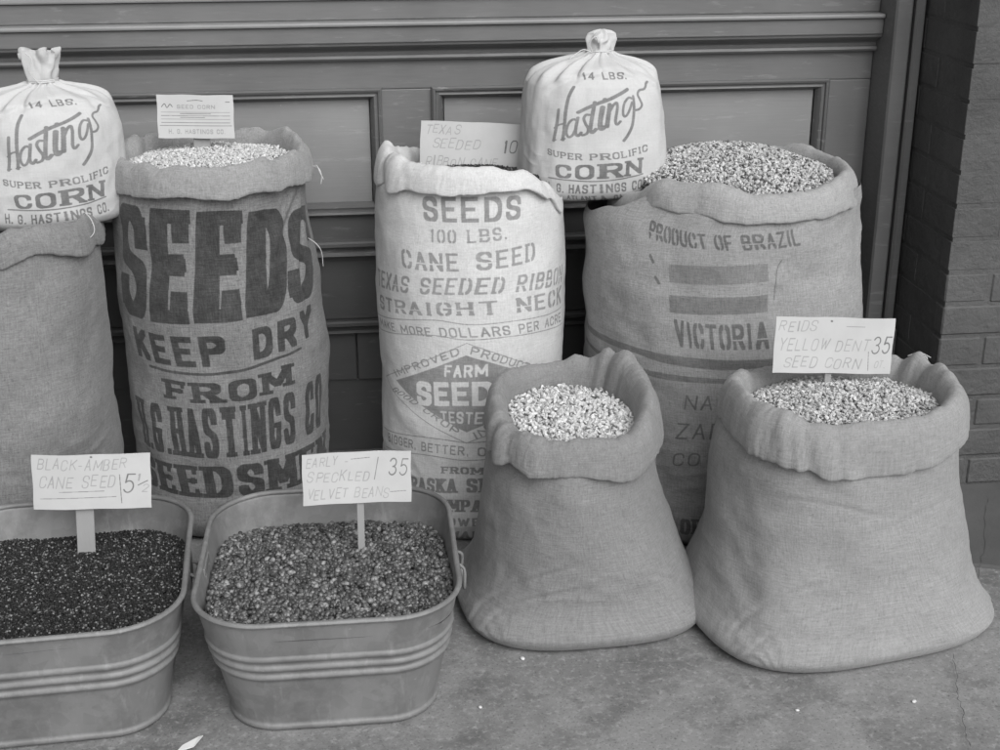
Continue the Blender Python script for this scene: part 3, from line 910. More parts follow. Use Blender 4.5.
def galvanised():
    t = NT('galvanised zinc')
    a = t.noise(9, 4)
    b = t.noise(55, 3, stretch=(1, 1, .25))
    c = t.ramp(a, [(.3, .18), (.7, .235)])
    c = t.mix(t.math('MULTIPLY', t.ramp(b, [(.4, 0), (.7, 1)]), .35), c, .17)
    sc = t.ramp(t.noise(130, 2, .5, stretch=(.5, .5, 1.4)), [(0, 0), (.73, 0), (.77, 1)])
    c = t.mix(t.math('MULTIPLY', sc, .4), c, .42)
    vo = t.n('TexVoronoi', Scale=42.0)
    t.l(t.n('TexCoord').outputs['Object'], vo.inputs['Vector'])
    sp_ = t.n('RGBToBW')
    t.l(vo.outputs['Color'], sp_.inputs[0])
    c = t.mix(t.math('MULTIPLY', t.ramp(sp_.outputs[0], [(.3, 0), (.75, 1)]), .16), c, .36)
    dirt = t.ramp(t.noise(7, 6, .72), [(.0, 1), (.40, 1), (.52, 0)])
    c = t.mix(t.math('MULTIPLY', dirt, .40), c, .10)
    drip = t.ramp(t.noise(1, 4, .7, stretch=(55, 55, 5)), [(0, 0), (.58, 0), (.70, 1)])
    c = t.mix(t.math('MULTIPLY', drip, .25), c, .38)
    n = t.bump(t.noise(16, 3), .22, .004, t.bump(b, .12, .001))
    return t.done(c, t.ramp(a, [(.3, .5), (.7, .66)]), n, metal=.18, spec=.4)
M_ZINC = galvanised()

def concrete():
    t = NT('pavement concrete')
    v = t.n('TexCoord').outputs['Object']
    a = t.noise(2.2, 6, .62, vec=v)
    b = t.noise(14, 6, .65, vec=v)
    g = t.noise(190, 3, .6, vec=v)
    c = t.ramp(a, [(.32, .115), (.50, .20), (.66, .29)])
    c = t.mix(t.math('MULTIPLY', t.ramp(b, [(.42, 0), (.66, 1)]), .7), c, .28)
    st = t.ramp(t.noise(6.5, 6, .75, vec=v), [(.0, 1), (.40, 1), (.50, 0)])
    c = t.mix(t.math('MULTIPLY', st, .45), c, .09)
    pit = t.ramp(g, [(.0, 1), (.34, 1), (.42, 0)])
    c = t.mix(t.math('MULTIPLY', pit, .6), c, .07)
    lite = t.ramp(t.noise(75, 5, .75, vec=v), [(0, 0), (.52, 0), (.68, 1)])
    c = t.mix(t.math('MULTIPLY', lite, .6), c, .40)
    n = t.bump(b, .35, .006)
    n = t.bump(g, .45, .002, n)
    return t.done(c, .88, n, spec=.25)
M_CONC = concrete()

# ------------------------------------------------------------------ the setting: pavement, shop front, brick pier
bm = bmesh.new()
s_ = [-40, -6, -2.5, -1, 0, 1, 2.5, 6, 40]
for a, b in zip(s_[:-1], s_[1:]):
    for c, d in zip(s_[:-1], s_[1:]):
        q = [bm.verts.new(p) for p in ((a, c, 0), (b, c, 0), (b, d, 0), (a, d, 0))]
        bm.faces.new(q)
bmesh.ops.remove_doubles(bm, verts=bm.verts, dist=1e-5)
tag(obj_bm('pavement', bm, M_CONC), kind='structure')
# a thin darker patch with a ragged front edge at the foot of the pier
M_PATCH = paint('dark ragged patch', .085, .85, .3)
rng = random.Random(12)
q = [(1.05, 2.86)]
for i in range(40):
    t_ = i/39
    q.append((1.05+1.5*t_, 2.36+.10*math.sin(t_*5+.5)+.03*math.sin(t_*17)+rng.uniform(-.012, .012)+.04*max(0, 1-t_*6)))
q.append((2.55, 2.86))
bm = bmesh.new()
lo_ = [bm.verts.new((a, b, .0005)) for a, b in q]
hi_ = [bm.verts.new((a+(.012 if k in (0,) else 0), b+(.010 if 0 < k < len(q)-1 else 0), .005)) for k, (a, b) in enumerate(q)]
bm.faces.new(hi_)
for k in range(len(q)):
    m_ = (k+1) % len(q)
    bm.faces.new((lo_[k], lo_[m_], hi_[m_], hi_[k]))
tag(obj_bm('dark_patch', bm, M_PATCH), kind='structure')

YB = 3.25
XL, XR = -4.6, 1.285
shop = empty('shop_front', (0, YB, 0))
tag(shop, 'dark painted panelled wood shop front under a window, behind the row of tall sacks', 'shop front')
def sb(name, mat, *a, bevel=.0025):
    o = box(name, mat, None, *a, bevel=bevel)
    o.data.transform(Matrix.Translation((0, -YB, 0)))
    o.parent = shop
    return o
def sp(name, mat, prof, x0, x1):
    o = extrude_profile(name, mat, None, [(y-YB, z) for y, z in prof], x0, x1)
    o.parent = shop
    return o
sb('backing_board', M_FRAME, XL, XR, 3.285, 3.36, .0, 1.09)
sb('frieze_rail', M_FRAME, XL, XR, 3.25, 3.284, .937, 1.03)
PAN = [(-3.07, -2.09), (-1.98, -1.00), (-.892, .0765), (.2025, 1.174)]
prev = XL
for i, (a, b) in enumerate(PAN + [(XR, None)]):
    sb('stile', M_FRAME, prev, a, 3.25, 3.284, .638, .9365)
    prev = b
for a, b in PAN:
    sb('panel', M_PANEL, a+.027, b-.027, 3.268, 3.284, .662, .912, bevel=.001)
    o = frame_moulding('panel_moulding', M_MOULD, None, a-.004, b+.004, .634, .941, 0,
        [(0, .0), (0, .010), (.004, .014), (.009, .012), (.011, .006), (.015, .006), (.019, .0075), (.024, .000), (.0285, -.012), (.0285, -.018)])
    o.parent = shop
sb('lower_rail', M_LOW, XL, XR, 3.25, 3.284, .565, .6375)
sp('ledge_moulding', M_MOULD, [(3.27, .572), (3.226, .572), (3.222, .568), (3.222, .560), (3.232, .556), (3.236, .549), (3.226, .545), (3.224, .536), (3.240, .530), (3.245, .520), (3.27, .520)], XL, XR)
sb('apron_board', M_LOW, XL, XR, 3.25, 3.284, .366, .5195)
sp('base_moulding', M_LOW, [(3.27, .365), (3.232, .365), (3.228, .361), (3.228, .353), (3.238, .347), (3.242, .338), (3.236, .332), (3.27, .332)], XL, XR)
x = XL
rng = random.Random(4)
while x < XR-.02:
    w = min(rng.choice((.085, .11, .135)), XR-x)
    sb('base_plank', M_LOW, x+.0015, x+w-.0015, 3.252+rng.uniform(0, .004), 3.284, .2, .3315)
    x += w
sb('skirting', M_LOW, XL, XR, 3.262, 3.284, .0, .1995)
# sill of the shop window
sp('cove_moulding', M_FRAME, [(3.27, 1.050), (3.204, 1.050), (3.206, 1.044), (3.216, 1.038), (3.228, 1.034), (3.237, 1.027), (3.238, 1.020), (3.232, 1.018), (3.230, 1.012), (3.234, 1.007), (3.27, 1.007)], XL, XR)
sb('sill_fascia', M_FRAME, XL, XR, 3.200, 3.284, 1.0505, 1.088)
sb('sill_ledge', M_PANEL, XL, XR, 3.190, 3.36, 1.0885, 1.099, bevel=.004)
sb('window_rail', M_FRAME, XL, XR, 3.232, 3.34, 1.0995, 1.145)
sb('window_bead', M_PANEL, XL, XR, 3.222, 3.34, 1.1455, 1.160, bevel=.004)
sb('window_pane', M_GLASS, XL, XR, 3.30, 3.31, 1.1605, 2.7, bevel=.001)
sb('window_head', M_FRAME, XL, XR, 3.2, 3.36, 2.701, 3.3)
# corner post with its plinth
pv = [(1.286, 3.285), (1.286, 3.138), (1.290, 3.132), (1.322, 3.130), (1.326, 3.134), (1.327, 3.170), (1.333, 3.170), (1.334, 3.136), (1.339, 3.130), (1.354, 3.130), (1.357, 3.134), (1.359, 3.14), (1.3595, 3.285)]
n_ = len(pv)
bm = bmesh.new()
lo = [bm.verts.new((a, b-YB, .331)) for a, b in pv]
hi = [bm.verts.new((a, b-YB, 3.3)) for a, b in pv]
for i in range(n_):
    j = (i+1) % n_
    bm.faces.new((lo[i], lo[j], hi[j], hi[i]))
bm.faces.new(lo[::-1]); bm.faces.new(hi)
post = obj_bm('corner_post', bm, M_FRAME, shop)
o = box('plinth', M_FRAME, post, 1.287, 1.3595, 3.105-YB, 3.284-YB, .0, .33, .004)

# brick pier
def brick_pier():
    bm = bmesh.new()
    X0, X1, Y0, Y1 = 1.362, 3.6, 2.865, 3.62
    rng = random.Random(9)
    pitch, m = .0785, .010
    add_box(bm, X0+.0035, X1, Y0+.0035, Y1, 0, 3.3, 0)
    L, D = .212, .10
    for r in range(42):
        z0, z1 = r*pitch+.004, r*pitch+pitch-m+.004
        off = 0 if r % 2 else -(L+m)/2
        x = X0+off
        while x < min(X1, 2.4):
            a, b = max(x, X0), x+L
            if b-a > .02:
                hi_ = min(max((z0-.35)/.35, 0), 1)
                d = rng.uniform(-.0010, .0010)+.0024*hi_+(0 if z0 > .3 else rng.uniform(-.002, .003))
                add_box(bm, a, b, Y0+d, Y0+.05, z0+rng.uniform(-.0015, .0015), z1+rng.uniform(-.0015, .0015), .0035 if z0 < .5 else .001, 1)
            x += L+m
        # the side in the door recess
        y = Y0 + ((D if r % 2 else L) if False else 0) + .0505 + (0 if r % 2 else -.09)
        while y < Y1:
            a, b = max(y, Y0+.0505), y+L
            if b-a > .02:
                d = rng.uniform(-.0008, .0008)+.0022
                add_box(bm, X0+d, X0+.045, a, min(b, Y1), z0, z1, .001, 1)
            y += L+m
    me = bpy.data.meshes.new('brick_pier')
    bm.to_mesh(me)
    bm.free()
    t = NT('painted brick wall')
    v = t.n('TexCoord').outputs['Object']
    a = t.noise(5, 5, .6, vec=v)
    b = t.noise(38, 6, .68, vec=v)
    c = t.ramp(a, [(.3, .066), (.7, .102)])
    chips = t.ramp(t.noise(48, 5, .7, vec=v), [(0, 0), (.69, 0), (.74, 1)])
    c = t.mix(t.math('MULTIPLY', chips, .35), c, .30)
    nb = t.bump(b, .8, .008)
    me.materials.append(t.done(c, .62, nb, spec=.35))
    o = link(bpy.data.objects.new('brick_pier', me))
    tag(o, 'grey painted brick pier at the right of the shop front', 'pier')
brick_pier()
# ------------------------------------------------------------------ printed masks
def print_for(key, res=.0006, seed=1):
    s = SACKS[key]
    rows = np.array(s['rows'])
    half = PI*(np.median(rows[:, 3])+np.median(rows[:, 4]))/2
    return Mask(half, rows[-1, 0], res).draw(LETTERING[key], seed).image('print_'+key)

M_SEEDS = cloth('dark burlap with print', 0.185, .42, .14, print_for('seeds'), .026, .98, .1, .74)
M_SEEDS_IN = cloth('burlap turned out', .27, .30, .10, fuzz=.2)
M_CANE = cloth('pale seed cloth with print', .545, .16, .06, print_for('cane'), .14, .92)
M_CANE_IN = cloth('pale seed cloth', .55, .16, .06)
M_BRAZ = cloth('grain sack burlap with print', .275, .28, .10, print_for('brazil'), .06, .85, .1)
M_BRAZ_IN = cloth('grain sack burlap', .31, .26, .09, fuzz=.15)
M_PLAIN = cloth('plain burlap', 0.200, .34, .10, fuzz=.15)
M_BURLAP = cloth('fine brown burlap', .210, .26, .07, fuzz=.15)
M_BURLAP2 = cloth('fine pale burlap', .262, .24, .07, fuzz=.15)
M_BAG = cloth('white cotton with print', .52, .06, .03, print_for('bag', .0004), .09, .95)
M_BAGW = cloth('white cotton', .52, .06, .03)

def sack(key, name, label, mats, col, group=None, creases=(), cat='sack'):
    s = SACKS[key]
    r = s['rows'][2]
    org = (r[1], r[2], 0)
    e = empty(name, org)
    tag(e, label, cat, group)
    sack_body(s, mats[0], e, origin=org, creases=creases, ring=col['z'])
    collar(col, mats[1], e, org)
    return e, org

G_TALL = 'tall seed sacks along the shop front'
G_LOW = 'low open burlap sacks on the pavement'

e_seeds, o_seeds = sack('seeds', 'seed_sack', 'dark burlap sack printed SEEDS KEEP DRY in big block letters', (M_SEEDS, M_SEEDS_IN),
    dict(cx=-.300, cy=2.972, ax=.194, ay=.188, z={0: .826, 40: .842, 60: .850, 90: .842, 120: .842, 150: .846, 180: .825, 225: .830, 270: .833, 315: .834},
         w={0: .023, 90: .020, 180: .024, 270: .023}, h={0: .036, 40: .030, 60: .024, 90: .018, 120: .018, 150: .026, 180: .036, 225: .030, 270: .027, 315: .029}, seed=2, hang=.004,
         folds=[(148, .30, 6), (172, .15, 6), (60, .25, 6), (20, .15, 6), (318, .10, 7)]), G_TALL,
    creases=[(-40, .70, 60, .10, .006, .008), (-28, .66, 75, .12, .006, .008)])
e_cane, o_cane = sack('cane', 'seed_sack', 'pale cloth sack printed CANE SEED with a diamond emblem', (M_CANE, M_CANE_IN),
    dict(cx=.260, cy=2.908, ax=.180, ay=.190, z={0: .742, 30: .740, 60: .752, 90: .79, 130: .812, 160: .836, 180: .834, 225: .836, 270: .836, 295: .828, 318: .800, 335: .765},
         w={0: .022, 90: .02, 180: .024, 270: .022}, h={0: .018, 90: .02, 150: .026, 180: .033, 225: .026, 270: .021, 320: .018}, seed=6, hang=.004,
         folds=[(196, .25, 6), (160, .15, 6), (318, .15, 5)]), G_TALL)
e_braz, o_braz = sack('brazil', 'seed_sack', 'widest burlap sack, printed PRODUCT OF BRAZIL with stripes round it', (M_BRAZ, M_BRAZ_IN),
    dict(cx=.840, cy=2.885, ax=.244, ay=.252, z={0: .780, 40: .778, 90: .775, 150: .735, 180: .722, 200: .752, 222: .798, 245: .795, 268: .780, 295: .782, 330: .790},
         w={0: .030, 90: .025, 180: .028, 270: .028}, h={0: .042, 40: .036, 90: .022, 180: .024, 225: .027, 250: .026, 270: .024, 300: .027, 330: .036}, seed=9, hang=.006, pull=.7,
         folds=[(236, .14, 8), (318, .08, 9), (20, .12, 8)]), G_TALL,
    creases=[(-25, .66, 40, .06, .005, .008)])
e_plain, o_plain = sack('plain', 'seed_sack', 'plain unprinted burlap sack at the left edge, carrying a white cotton bag', (M_PLAIN, M_PLAIN),
    dict(cx=-.735, cy=2.85, ax=.182, ay=.186, z={0: .728, 90: .72, 180: .72, 240: .726, 270: .732, 290: .742, 330: .738}, w={0: .026, 180: .026, 270: .027}, h={0: .028, 90: .02, 270: .028}, seed=12, hang=.006, dips=[(262, .012, 8)],
         folds=[(300, .12, 10), (345, .15, 6)]), G_TALL)
e_ctr, o_ctr = sack('centre', 'burlap_sack', 'shorter, darker of the two low burlap sacks, its collar gaping over pale shelled corn', (M_BURLAP, M_BURLAP),
    dict(cx=.412, cy=2.442, ax=.146, ay=.166, z={0: .440, 30: .457, 48: .460, 75: .446, 100: .438, 135: .436, 170: .424, 200: .412, 225: .408, 270: .406, 300: .404, 330: .422},
         w={0: .030, 45: .030, 90: .024, 135: .024, 180: .029, 270: .029}, h={0: .042, 45: .044, 75: .032, 100: .028, 135: .028, 180: .034, 225: .030, 270: .028, 300: .032, 330: .040}, seed=15, n=2.5, hang=.006, dips=[(293, .022, 14)],
         folds=[(48, .22, 5), (62, .10, 3.5), (196, .28, 5), (183, .14, 4), (290, .08, 6)]), G_LOW,
    creases=[(-140, .10, 38, .16, .0022, .006), (-128, .085, 30, .12, .002, .005), (-35, .09, -35, .12, .0015, .006)])
e_rgt, o_rgt = sack('right', 'burlap_sack', 'wider, paler low burlap sack beside the brick pier, with a sign in its corn', (M_BURLAP2, M_BURLAP2),
    dict(cx=.926, cy=2.332, ax=.204, ay=.160, turn=3, z={0: .470, 30: .476, 60: .470, 90: .456, 120: .458, 150: .474, 180: .470, 225: .458, 250: .450, 270: .448, 300: .452, 335: .464},
         w={0: .029, 90: .022, 180: .029, 270: .030}, h={0: .044, 45: .034, 90: .024, 135: .028, 180: .042, 225: .040, 270: .040, 300: .042}, seed=18, n=2.5, hang=.006, dips=[(262, .012, 26)],
         folds=[(238, .16, 4), (230, .08, 3), (40, .22, 4), (18, .14, 4), (150, .2, 4)]), G_LOW,
    creases=[(-142, .12, 35, .14, .0022, .006), (-130, .09, 28, .12, .002, .005), (-110, .33, -10, .10, .0012, .006), (-70, .30, 8, .10, .001, .006), (-40, .09, -30, .10, .0015, .006)])

# loose threads
def threads(root, org, lst):
    for pts in lst:
        tube('loose_thread', [tuple(np.array(p)-np.array(org)) for p in pts], .0011, M_STRING, root, taper=.7)
threads(e_seeds, o_seeds, [[(-.083, 2.93, .825), (-.070, 2.92, .823), (-.064, 2.915, .808), (-.066, 2.91, .79)],
    [(-.083, 2.93, .825), (-.073, 2.92, .828), (-.067, 2.913, .815), (-.060, 2.91, .80)],
    [(-.10, 2.91, .67), (-.083, 2.885, .664), (-.072, 2.885, .645), (-.070, 2.89, .61)]])
threads(e_plain, o_plain, [[(-.548, 2.80, .768), (-.534, 2.78, .758), (-.530, 2.775, .735), (-.545, 2.77, .720), (-.565, 2.77, .722)]])
threads(e_rgt, o_rgt, [[(1.12, 2.45, .508), (1.115, 2.43, .520), (1.13, 2.425, .512), (1.125, 2.42, .500)], [(1.10, 2.45, .508), (1.12, 2.44, .518), (1.14, 2.43, .510)]])

# ------------------------------------------------------------------ white cotton bags
def cotton_bag(label, loc, rz, neck, seed, slump=1.0):
    e = empty('cotton_bag', loc, rz)
    tag(e, label, 'bag', 'white cotton corn bags on the sacks')
    s = dict(SACKS['bag'])
    s['seed'] = seed
    sack_body(s, M_BAG, e, pleat=.9, crease_amp=.0012, nt=420, nz=220, slump=slump,
              creases=[(-118, .262, 22, .05, .004, .006), (-60, .262, -18, .06, .003, .006), (-95, .275, 12, .04, .003, .004)])
    # gathered neck and frill above the string
    nt, nz = 160, 40
    T, Zt = np.meshgrid(np.linspace(0, 2*PI, nt, endpoint=False), np.linspace(0, 1, nz))
    zn = .22+.08*slump
    z = zn + Zt*neck['h']
    r = np.interp(Zt, neck['t'], neck['r'])
    fl = np.clip((Zt-.15)/.5, 0, 1)
    wob = noise3(np.stack([np.cos(T)*2, np.sin(T)*2, Zt*3], -1).reshape(-1, 3), seed+2).reshape(T.shape)
    r = r*(1 + (.10+.16*fl)*np.cos(T*neck['k']+wob*2.2) + .12*wob)
    if neck['open']:
        z = z + .008*wob*fl
    X = .012 + neck['lean']*Zt + np.cos(T)*r*1.1
    Y = np.sin(T)*r*.85
    grid_mesh('gathered_neck', np.stack([X, Y, z], -1), M_BAGW, e, {'cloth': np.stack([T*.03, z], -1)}, wrap=True)
    pts = []
    for i in range(50):
        a = i/49*2*PI*2.3
        pts.append((.012+math.cos(a)*neck['tie'], math.sin(a)*neck['tie']*.9, zn+.006+.007*i/49))
    tube('tie_string', pts, .0016, M_STRING, e)
    for tail in neck['tails']:
        tube('tie_string', [(a, b, c-.30+zn) for a, b, c in tail], .0012, M_STRING, e)
    return e
cotton_bag('white cotton corn bag with a frilled neck, on the plain burlap sack', (-.638, 2.915, .728), math.radians(24),
    dict(h=.070, t=[0, .12, .3, .7, 1], r=[.034, .026, .028, .032, .034], k=5, lean=.0, open=True, tie=.031,
         tails=[[(-.005, -.03, .31), (-.02, -.035, .335), (-.012, -.036, .356), (-.022, -.03, .37)]]), 31, .82)
cotton_bag('white cotton corn bag with a twisted knob neck, standing across two tall sacks', (.535, 2.945, .748), 0,
    dict(h=.056, t=[0, .12, .3, .6, .85, .96, 1], r=[.034, .025, .024, .025, .022, .014, .004], k=4, lean=.004, open=False, tie=.029,
         tails=[[(-.01, -.03, .31), (-.03, -.04, .318), (-.05, -.045, .308), (-.062, -.05, .300)], [(-.008, -.028, .31), (-.016, -.034, .33), (-.004, -.036, .345), (.004, -.03, .33)]]), 33)

# ------------------------------------------------------------------ corn and seed in the sacks
CORN_PALE = grains('pale corn kernels', [(0, .44), (.5, .62), (1, .76)], .45)
CORN_MIX = grains('mixed corn kernels', [(0, .08), (.14, .16), (.25, .42), (.7, .55), (1, .70)], .45)
CORN_YEL = grains('yellow corn kernels', [(0, .28), (.22, .42), (.7, .56), (1, .70)], .42)
SEED_BLK = grains('black cane seed', [(0, .006), (.66, .016), (.86, .06), (1, .30)], .5, .35)
BEANS = grains('speckled beans', [(0, .035), (.45, .085), (.85, .16), (1, .32)], .35, .5)
def mound(z0, up, tilt=0.0, seed=1, amp=.004):
    def f(u, v):
        r2 = np.clip(u*u+v*v, 0, 1.2)
        return z0 + up*(1-r2) + tilt*v + amp*noise3(np.stack([u*2.2, v*2.2, 0*u], -1), seed)
    return f
heap('shelled_corn', CORN_PALE, 'small pale corn filling the dark SEEDS KEEP DRY sack', 'corn', -.300, 2.972, .178, .172, mound(.838, .018), .0050, 2500, 3, 1)
heap('cane_seed', SEED_BLK, 'thin line of black cane seed in the mouth of the pale CANE SEED sack', 'seed', .262, 2.908, .15, .165, mound(.803, .010, -.012), .0028, 3500, 3, 2, kernel='seed', sub=1)
heap('shelled_corn', CORN_MIX, 'light and dark mottled corn heaped in the PRODUCT OF BRAZIL sack', 'corn', .842, 2.885, .216, .228, mound(.800, .046, .006), .0056, 4200, 3, 3)
heap('shelled_corn', CORN_PALE, 'big pale corn kernels in the shorter low burlap sack', 'corn', .420, 2.445, .146, .166, mound(.412, .018, .006), .0062, 1150, 3, 4, sub=2)
heap('shelled_corn', CORN_YEL, 'grey corn kernels under the YELLOW DENT sign in the wider low burlap sack', 'corn', .926, 2.332, .184, .140, mound(.466, .020, -.006), .0056, 1900, 3, 5, sub=1, turn=3)

# ------------------------------------------------------------------ galvanised tubs
def rrect(hx, hy, r, n=14):
    pts = []
    for (sx, sy, a0) in ((1, -1, -90), (1, 1, 0), (-1, 1, 90), (-1, -1, 180)):
        for i in range(n+1):
            a = math.radians(a0+90*i/n)
            pts.append((sx*(hx-r)+r*math.cos(a), sy*(hy-r)+r*math.sin(a)))
    # straight runs between the corners
    out = []
    for i, p in enumerate(pts):
        q = pts[(i+1) % len(pts)]
        out.append(p)
        L = math.hypot(q[0]-p[0], q[1]-p[1])
        if L > .05:
            for k in range(1, 12):
                out.append((p[0]+(q[0]-p[0])*k/12, p[1]+(q[1]-p[1])*k/12))
    return np.array(out)

def tub(label, loc, rz, seed):
    e = empty('galvanised_tub', loc, math.radians(rz))
    tag(e, label, 'tub', 'galvanised tubs on the pavement')
    HT = .246
    B, T_ = (.188, .208, .095), (.236, .262, .128)
    lev = []   # (z, outward offset)
    lev += [(.001, -.012), (.001, -.003), (.004, .001), (.009, .0015), (.013, -.001), (.0145, -.003)]
    lev += [(z, -.003) for z in (.02, .04, .06, .08, .10, .112)]
    def rib(z, a):
        return [(z-.008, -.003), (z-.006, -.003+a*.35), (z-.003, -.003+a*.85), (z, -.003+a), (z+.003, -.003+a*.85), (z+.006, -.003+a*.35), (z+.008, -.003)]
    lev += rib(.126, .0055) + [(.1365, -.003)] + rib(.147, .0055) + [(.158, -.003)] + rib(.168, .0045)
    lev += [(.178, -.003), (.20, -.003), (.22, -.003), (.236, -.003), (HT, -.003)]
    inner = [(HT, -.0045), (.236, -.0045), (.2, -.0045), (.15, -.0045), (.1, -.0045), (.05, -.0045), (.012, -.0045), (.012, -.09)]
    def loop(z, off):
        t = z/HT
        return rrect(B[0]+(T_[0]-B[0])*t+off, B[1]+(T_[1]-B[1])*t+off, max(B[2]+(T_[2]-B[2])*t+off, .01))
    def dent(p, z):
        q = np.stack([p[:, 0]*4, p[:, 1]*4, np.full(len(p), z*5)], -1)
        return p*(1+.012*noise3(q*1.6, seed)[:, None])
    P = []
    for z, off in lev+inner:
        p = dent(loop(z, off), z)
        P.append(np.column_stack([p, np.full(len(p), z)]))
    grid_mesh('shell', np.array(P), M_ZINC, e, wrap=True)
    p = dent(loop(HT, -.003), HT)
    ring = []
    n = len(p)
    for k in range(10):
        a = 2*PI*k/10
        c = p*(1+0)  # centre line
        nrm = np.roll(p, -1, 0)-np.roll(p, 1, 0)
        nrm = np.column_stack([nrm[:, 1], -nrm[:, 0]])
        nrm /= np.linalg.norm(nrm, axis=1)[:, None]
        ring.append(np.column_stack([c+nrm*.0052*math.cos(a), np.full(n, HT+.0052*math.sin(a))]))
    ring.append(ring[0])
    grid_mesh('rolled_rim', np.array(ring), M_ZINC, e, wrap=True)
    p = dent(loop(.0, 0), 0)
    v = [(x, y, .010) for x, y in p*.9]
    obj_from('bottom', v, [tuple(range(len(v)))], M_ZINC, e)
    for sx in (-1, 1):
        zt = .212
        x = sx*(B[0]+(T_[0]-B[0])*zt/HT)
        bm = bmesh.new()
        add_box(bm, min(x-sx*.003, x+sx*.009), max(x-sx*.003, x+sx*.009), -.036, .036, zt-.024, zt+.026, .002, 1)
        for yy in (-.022, .022):
            add_box(bm, x+sx*.002-.004, x+sx*.002+.006, yy-.006, yy+.006, zt-.004, zt+.008, .002, 1)
        ear = obj_bm('handle', bm, M_ZINC, e)
        xo = x+sx*.019
        tube('grip', [(x+sx*.006, -.024, zt+.004), (xo, -.030, zt-.006), (xo, -.036, zt-.036), (xo, -.026, zt-.047), (xo, 0, zt-.049), (xo, .026, zt-.047), (xo, .036, zt-.036), (xo, .030, zt-.006), (x+sx*.006, .024, zt+.004)], .0032, M_ZINC, ear, 8)
    return e
tub('galvanised tub at the left edge, holding black cane seed', (-.566, 2.262, 0), 3.0, 41)
tub('galvanised tub in front of the SEEDS sack, holding brown velvet beans', (-.070, 2.256, 0), -.5, 43)
def tilt_f(zf, zb, seed, amp, mid=.0):
    def f(u, v):
        return zf + (zb-zf)*(v+1)/2 + mid*(1-v*v) + amp*noise3(np.stack([u*2.5, v*2.5, 0*u], -1), seed)
    return f
heap('cane_seed', SEED_BLK, 'black cane seed filling the tub at the left edge', 'seed', -.566, 2.262, .222, .248, tilt_f(.224, .176, 5, .004, .004), .0029, 20000, 2, 6, shape=4.2, kernel='seed', turn=3, sub=1)
heap('velvet_beans', BEANS, 'speckled velvet beans filling the tub in front of the SEEDS sack', 'beans', -.070, 2.256, .220, .246, tilt_f(.224, .174, 8, .005, .006), .0062, 3300, 3, 7, shape=4.2, kernel='bean', sub=2)

# ------------------------------------------------------------------ cards on stakes
def T(txt, style, x0, x1, y0, y1):
    return (txt, style, [(x0, y0), ((x0+x1)/2, y0), (x1, y0)], [(x0, y1), ((x0+x1)/2, y1), (x1, y1)])
def Lr(w, *pts):
    return ('~', w, list(pts))
def card_mat(name, items, w, h, seed, base=.50):
    im = Mask(w, h, .0004).draw(items, seed).image(name)
    t = NT(name)
    b = t.ramp(t.noise(14, 5, .6), [(.3, base*.93), (.7, base*1.04)])
    sp_ = t.ramp(t.noise(120, 3, .6), [(0, 0), (.71, 0), (.76, 1)])
    b = t.mix(t.math('MULTIPLY', sp_, .25), b, .3)
    i = t.n('TexImage', image=im, extension='CLIP', interpolation='Cubic')
    t.l(t.n('UVMap', uv_map='print').outputs[0], i.inputs[0])
    k = t.math('MULTIPLY', i.outputs[0], t.ramp(t.noise(60, 4, .7), [(.3, 1.0), (.75, .7)]))
    return t.done(t.mix(k, b, .05), .8, t.bump(t.noise(20, 3), .1, .002), spec=.25)

def sign(label, items, centre, w, h, roll, lean, yaw, stake, seed, bend=.0055, base=.50):
    """stake: (x offset, width, depth it runs to below the card), or None"""
    e = empty('price_sign', centre, math.radians(yaw))
    tag(e, label, 'sign', 'hand lettered price signs' if stake is not None else None)
    rm = Matrix.Rotation(math.radians(lean), 4, 'X') @ Matrix.Rotation(math.radians(-roll), 4, 'Y')
    nx, ny = 24, 10
    v, f, uv = [], [], []
    rng = random.Random(seed)
    ph = rng.uniform(0, 6)
    for side in (0, 1):
        for j in range(ny+1):
            for i in range(nx+1):
                s, t = i/nx, j/ny
                y = bend*math.sin(s*PI*1.3+ph)*(.6+.5*t) + side*.0016
                dx = .0006*math.sin(t*9+ph)*(1 if i in (0, nx) else 0)
                dz = .0005*math.sin(s*13+ph*2)*(1 if j in (0, ny) else 0)
                p = rm @ Vector(((s-.5)*w+dx, y, (t-.5)*h+dz))
                v.append(p)
                uv.append((s, t))
    o = (nx+1)*(ny+1)
    for j in range(ny):
        for i in range(nx):
            a = j*(nx+1)+i
            f.append((a, a+1, a+nx+2, a+nx+1))
            f.append((o+a, o+a+nx+1, o+a+nx+2, o+a+1))
    for i in range(nx):
        f.append((i, o+i, o+i+1, i+1))
        a = ny*(nx+1)+i
        f.append((a, a+1, o+a+1, o+a))
    for j in range(ny):
        a = j*(nx+1)
        f.append((a, a+nx+1, o+a+nx+1, o+a))
        a += nx
        f.append((a, o+a, o+a+nx+1, a+nx+1))
    me = bpy.data.meshes.new('card')
    me.from_pydata([tuple(p) for p in v], [], f)
    lay = me.uv_layers.new(name='print')
    for lp in me.loops:
        s, t = uv[lp.vertex_index]
        lay.data[lp.index].uv = (s, t) if lp.vertex_index < o else (-1, -1)
    me.materials.append(card_mat('card_print', items, w, h, seed, base))
    link(bpy.data.objects.new('card', me), e)
    if stake is not None:
        sx, sw, down = stake
        bm = bmesh.new()
        add_box(bm, sx-sw/2, sx+sw/2, .0085, .013, -h/2-down, h/2-.012, .0008, 1)
        for q in bm.verts:
            q.co = rm @ q.co
        obj_bm('stake', bm, M_WOOD, e)
    return e

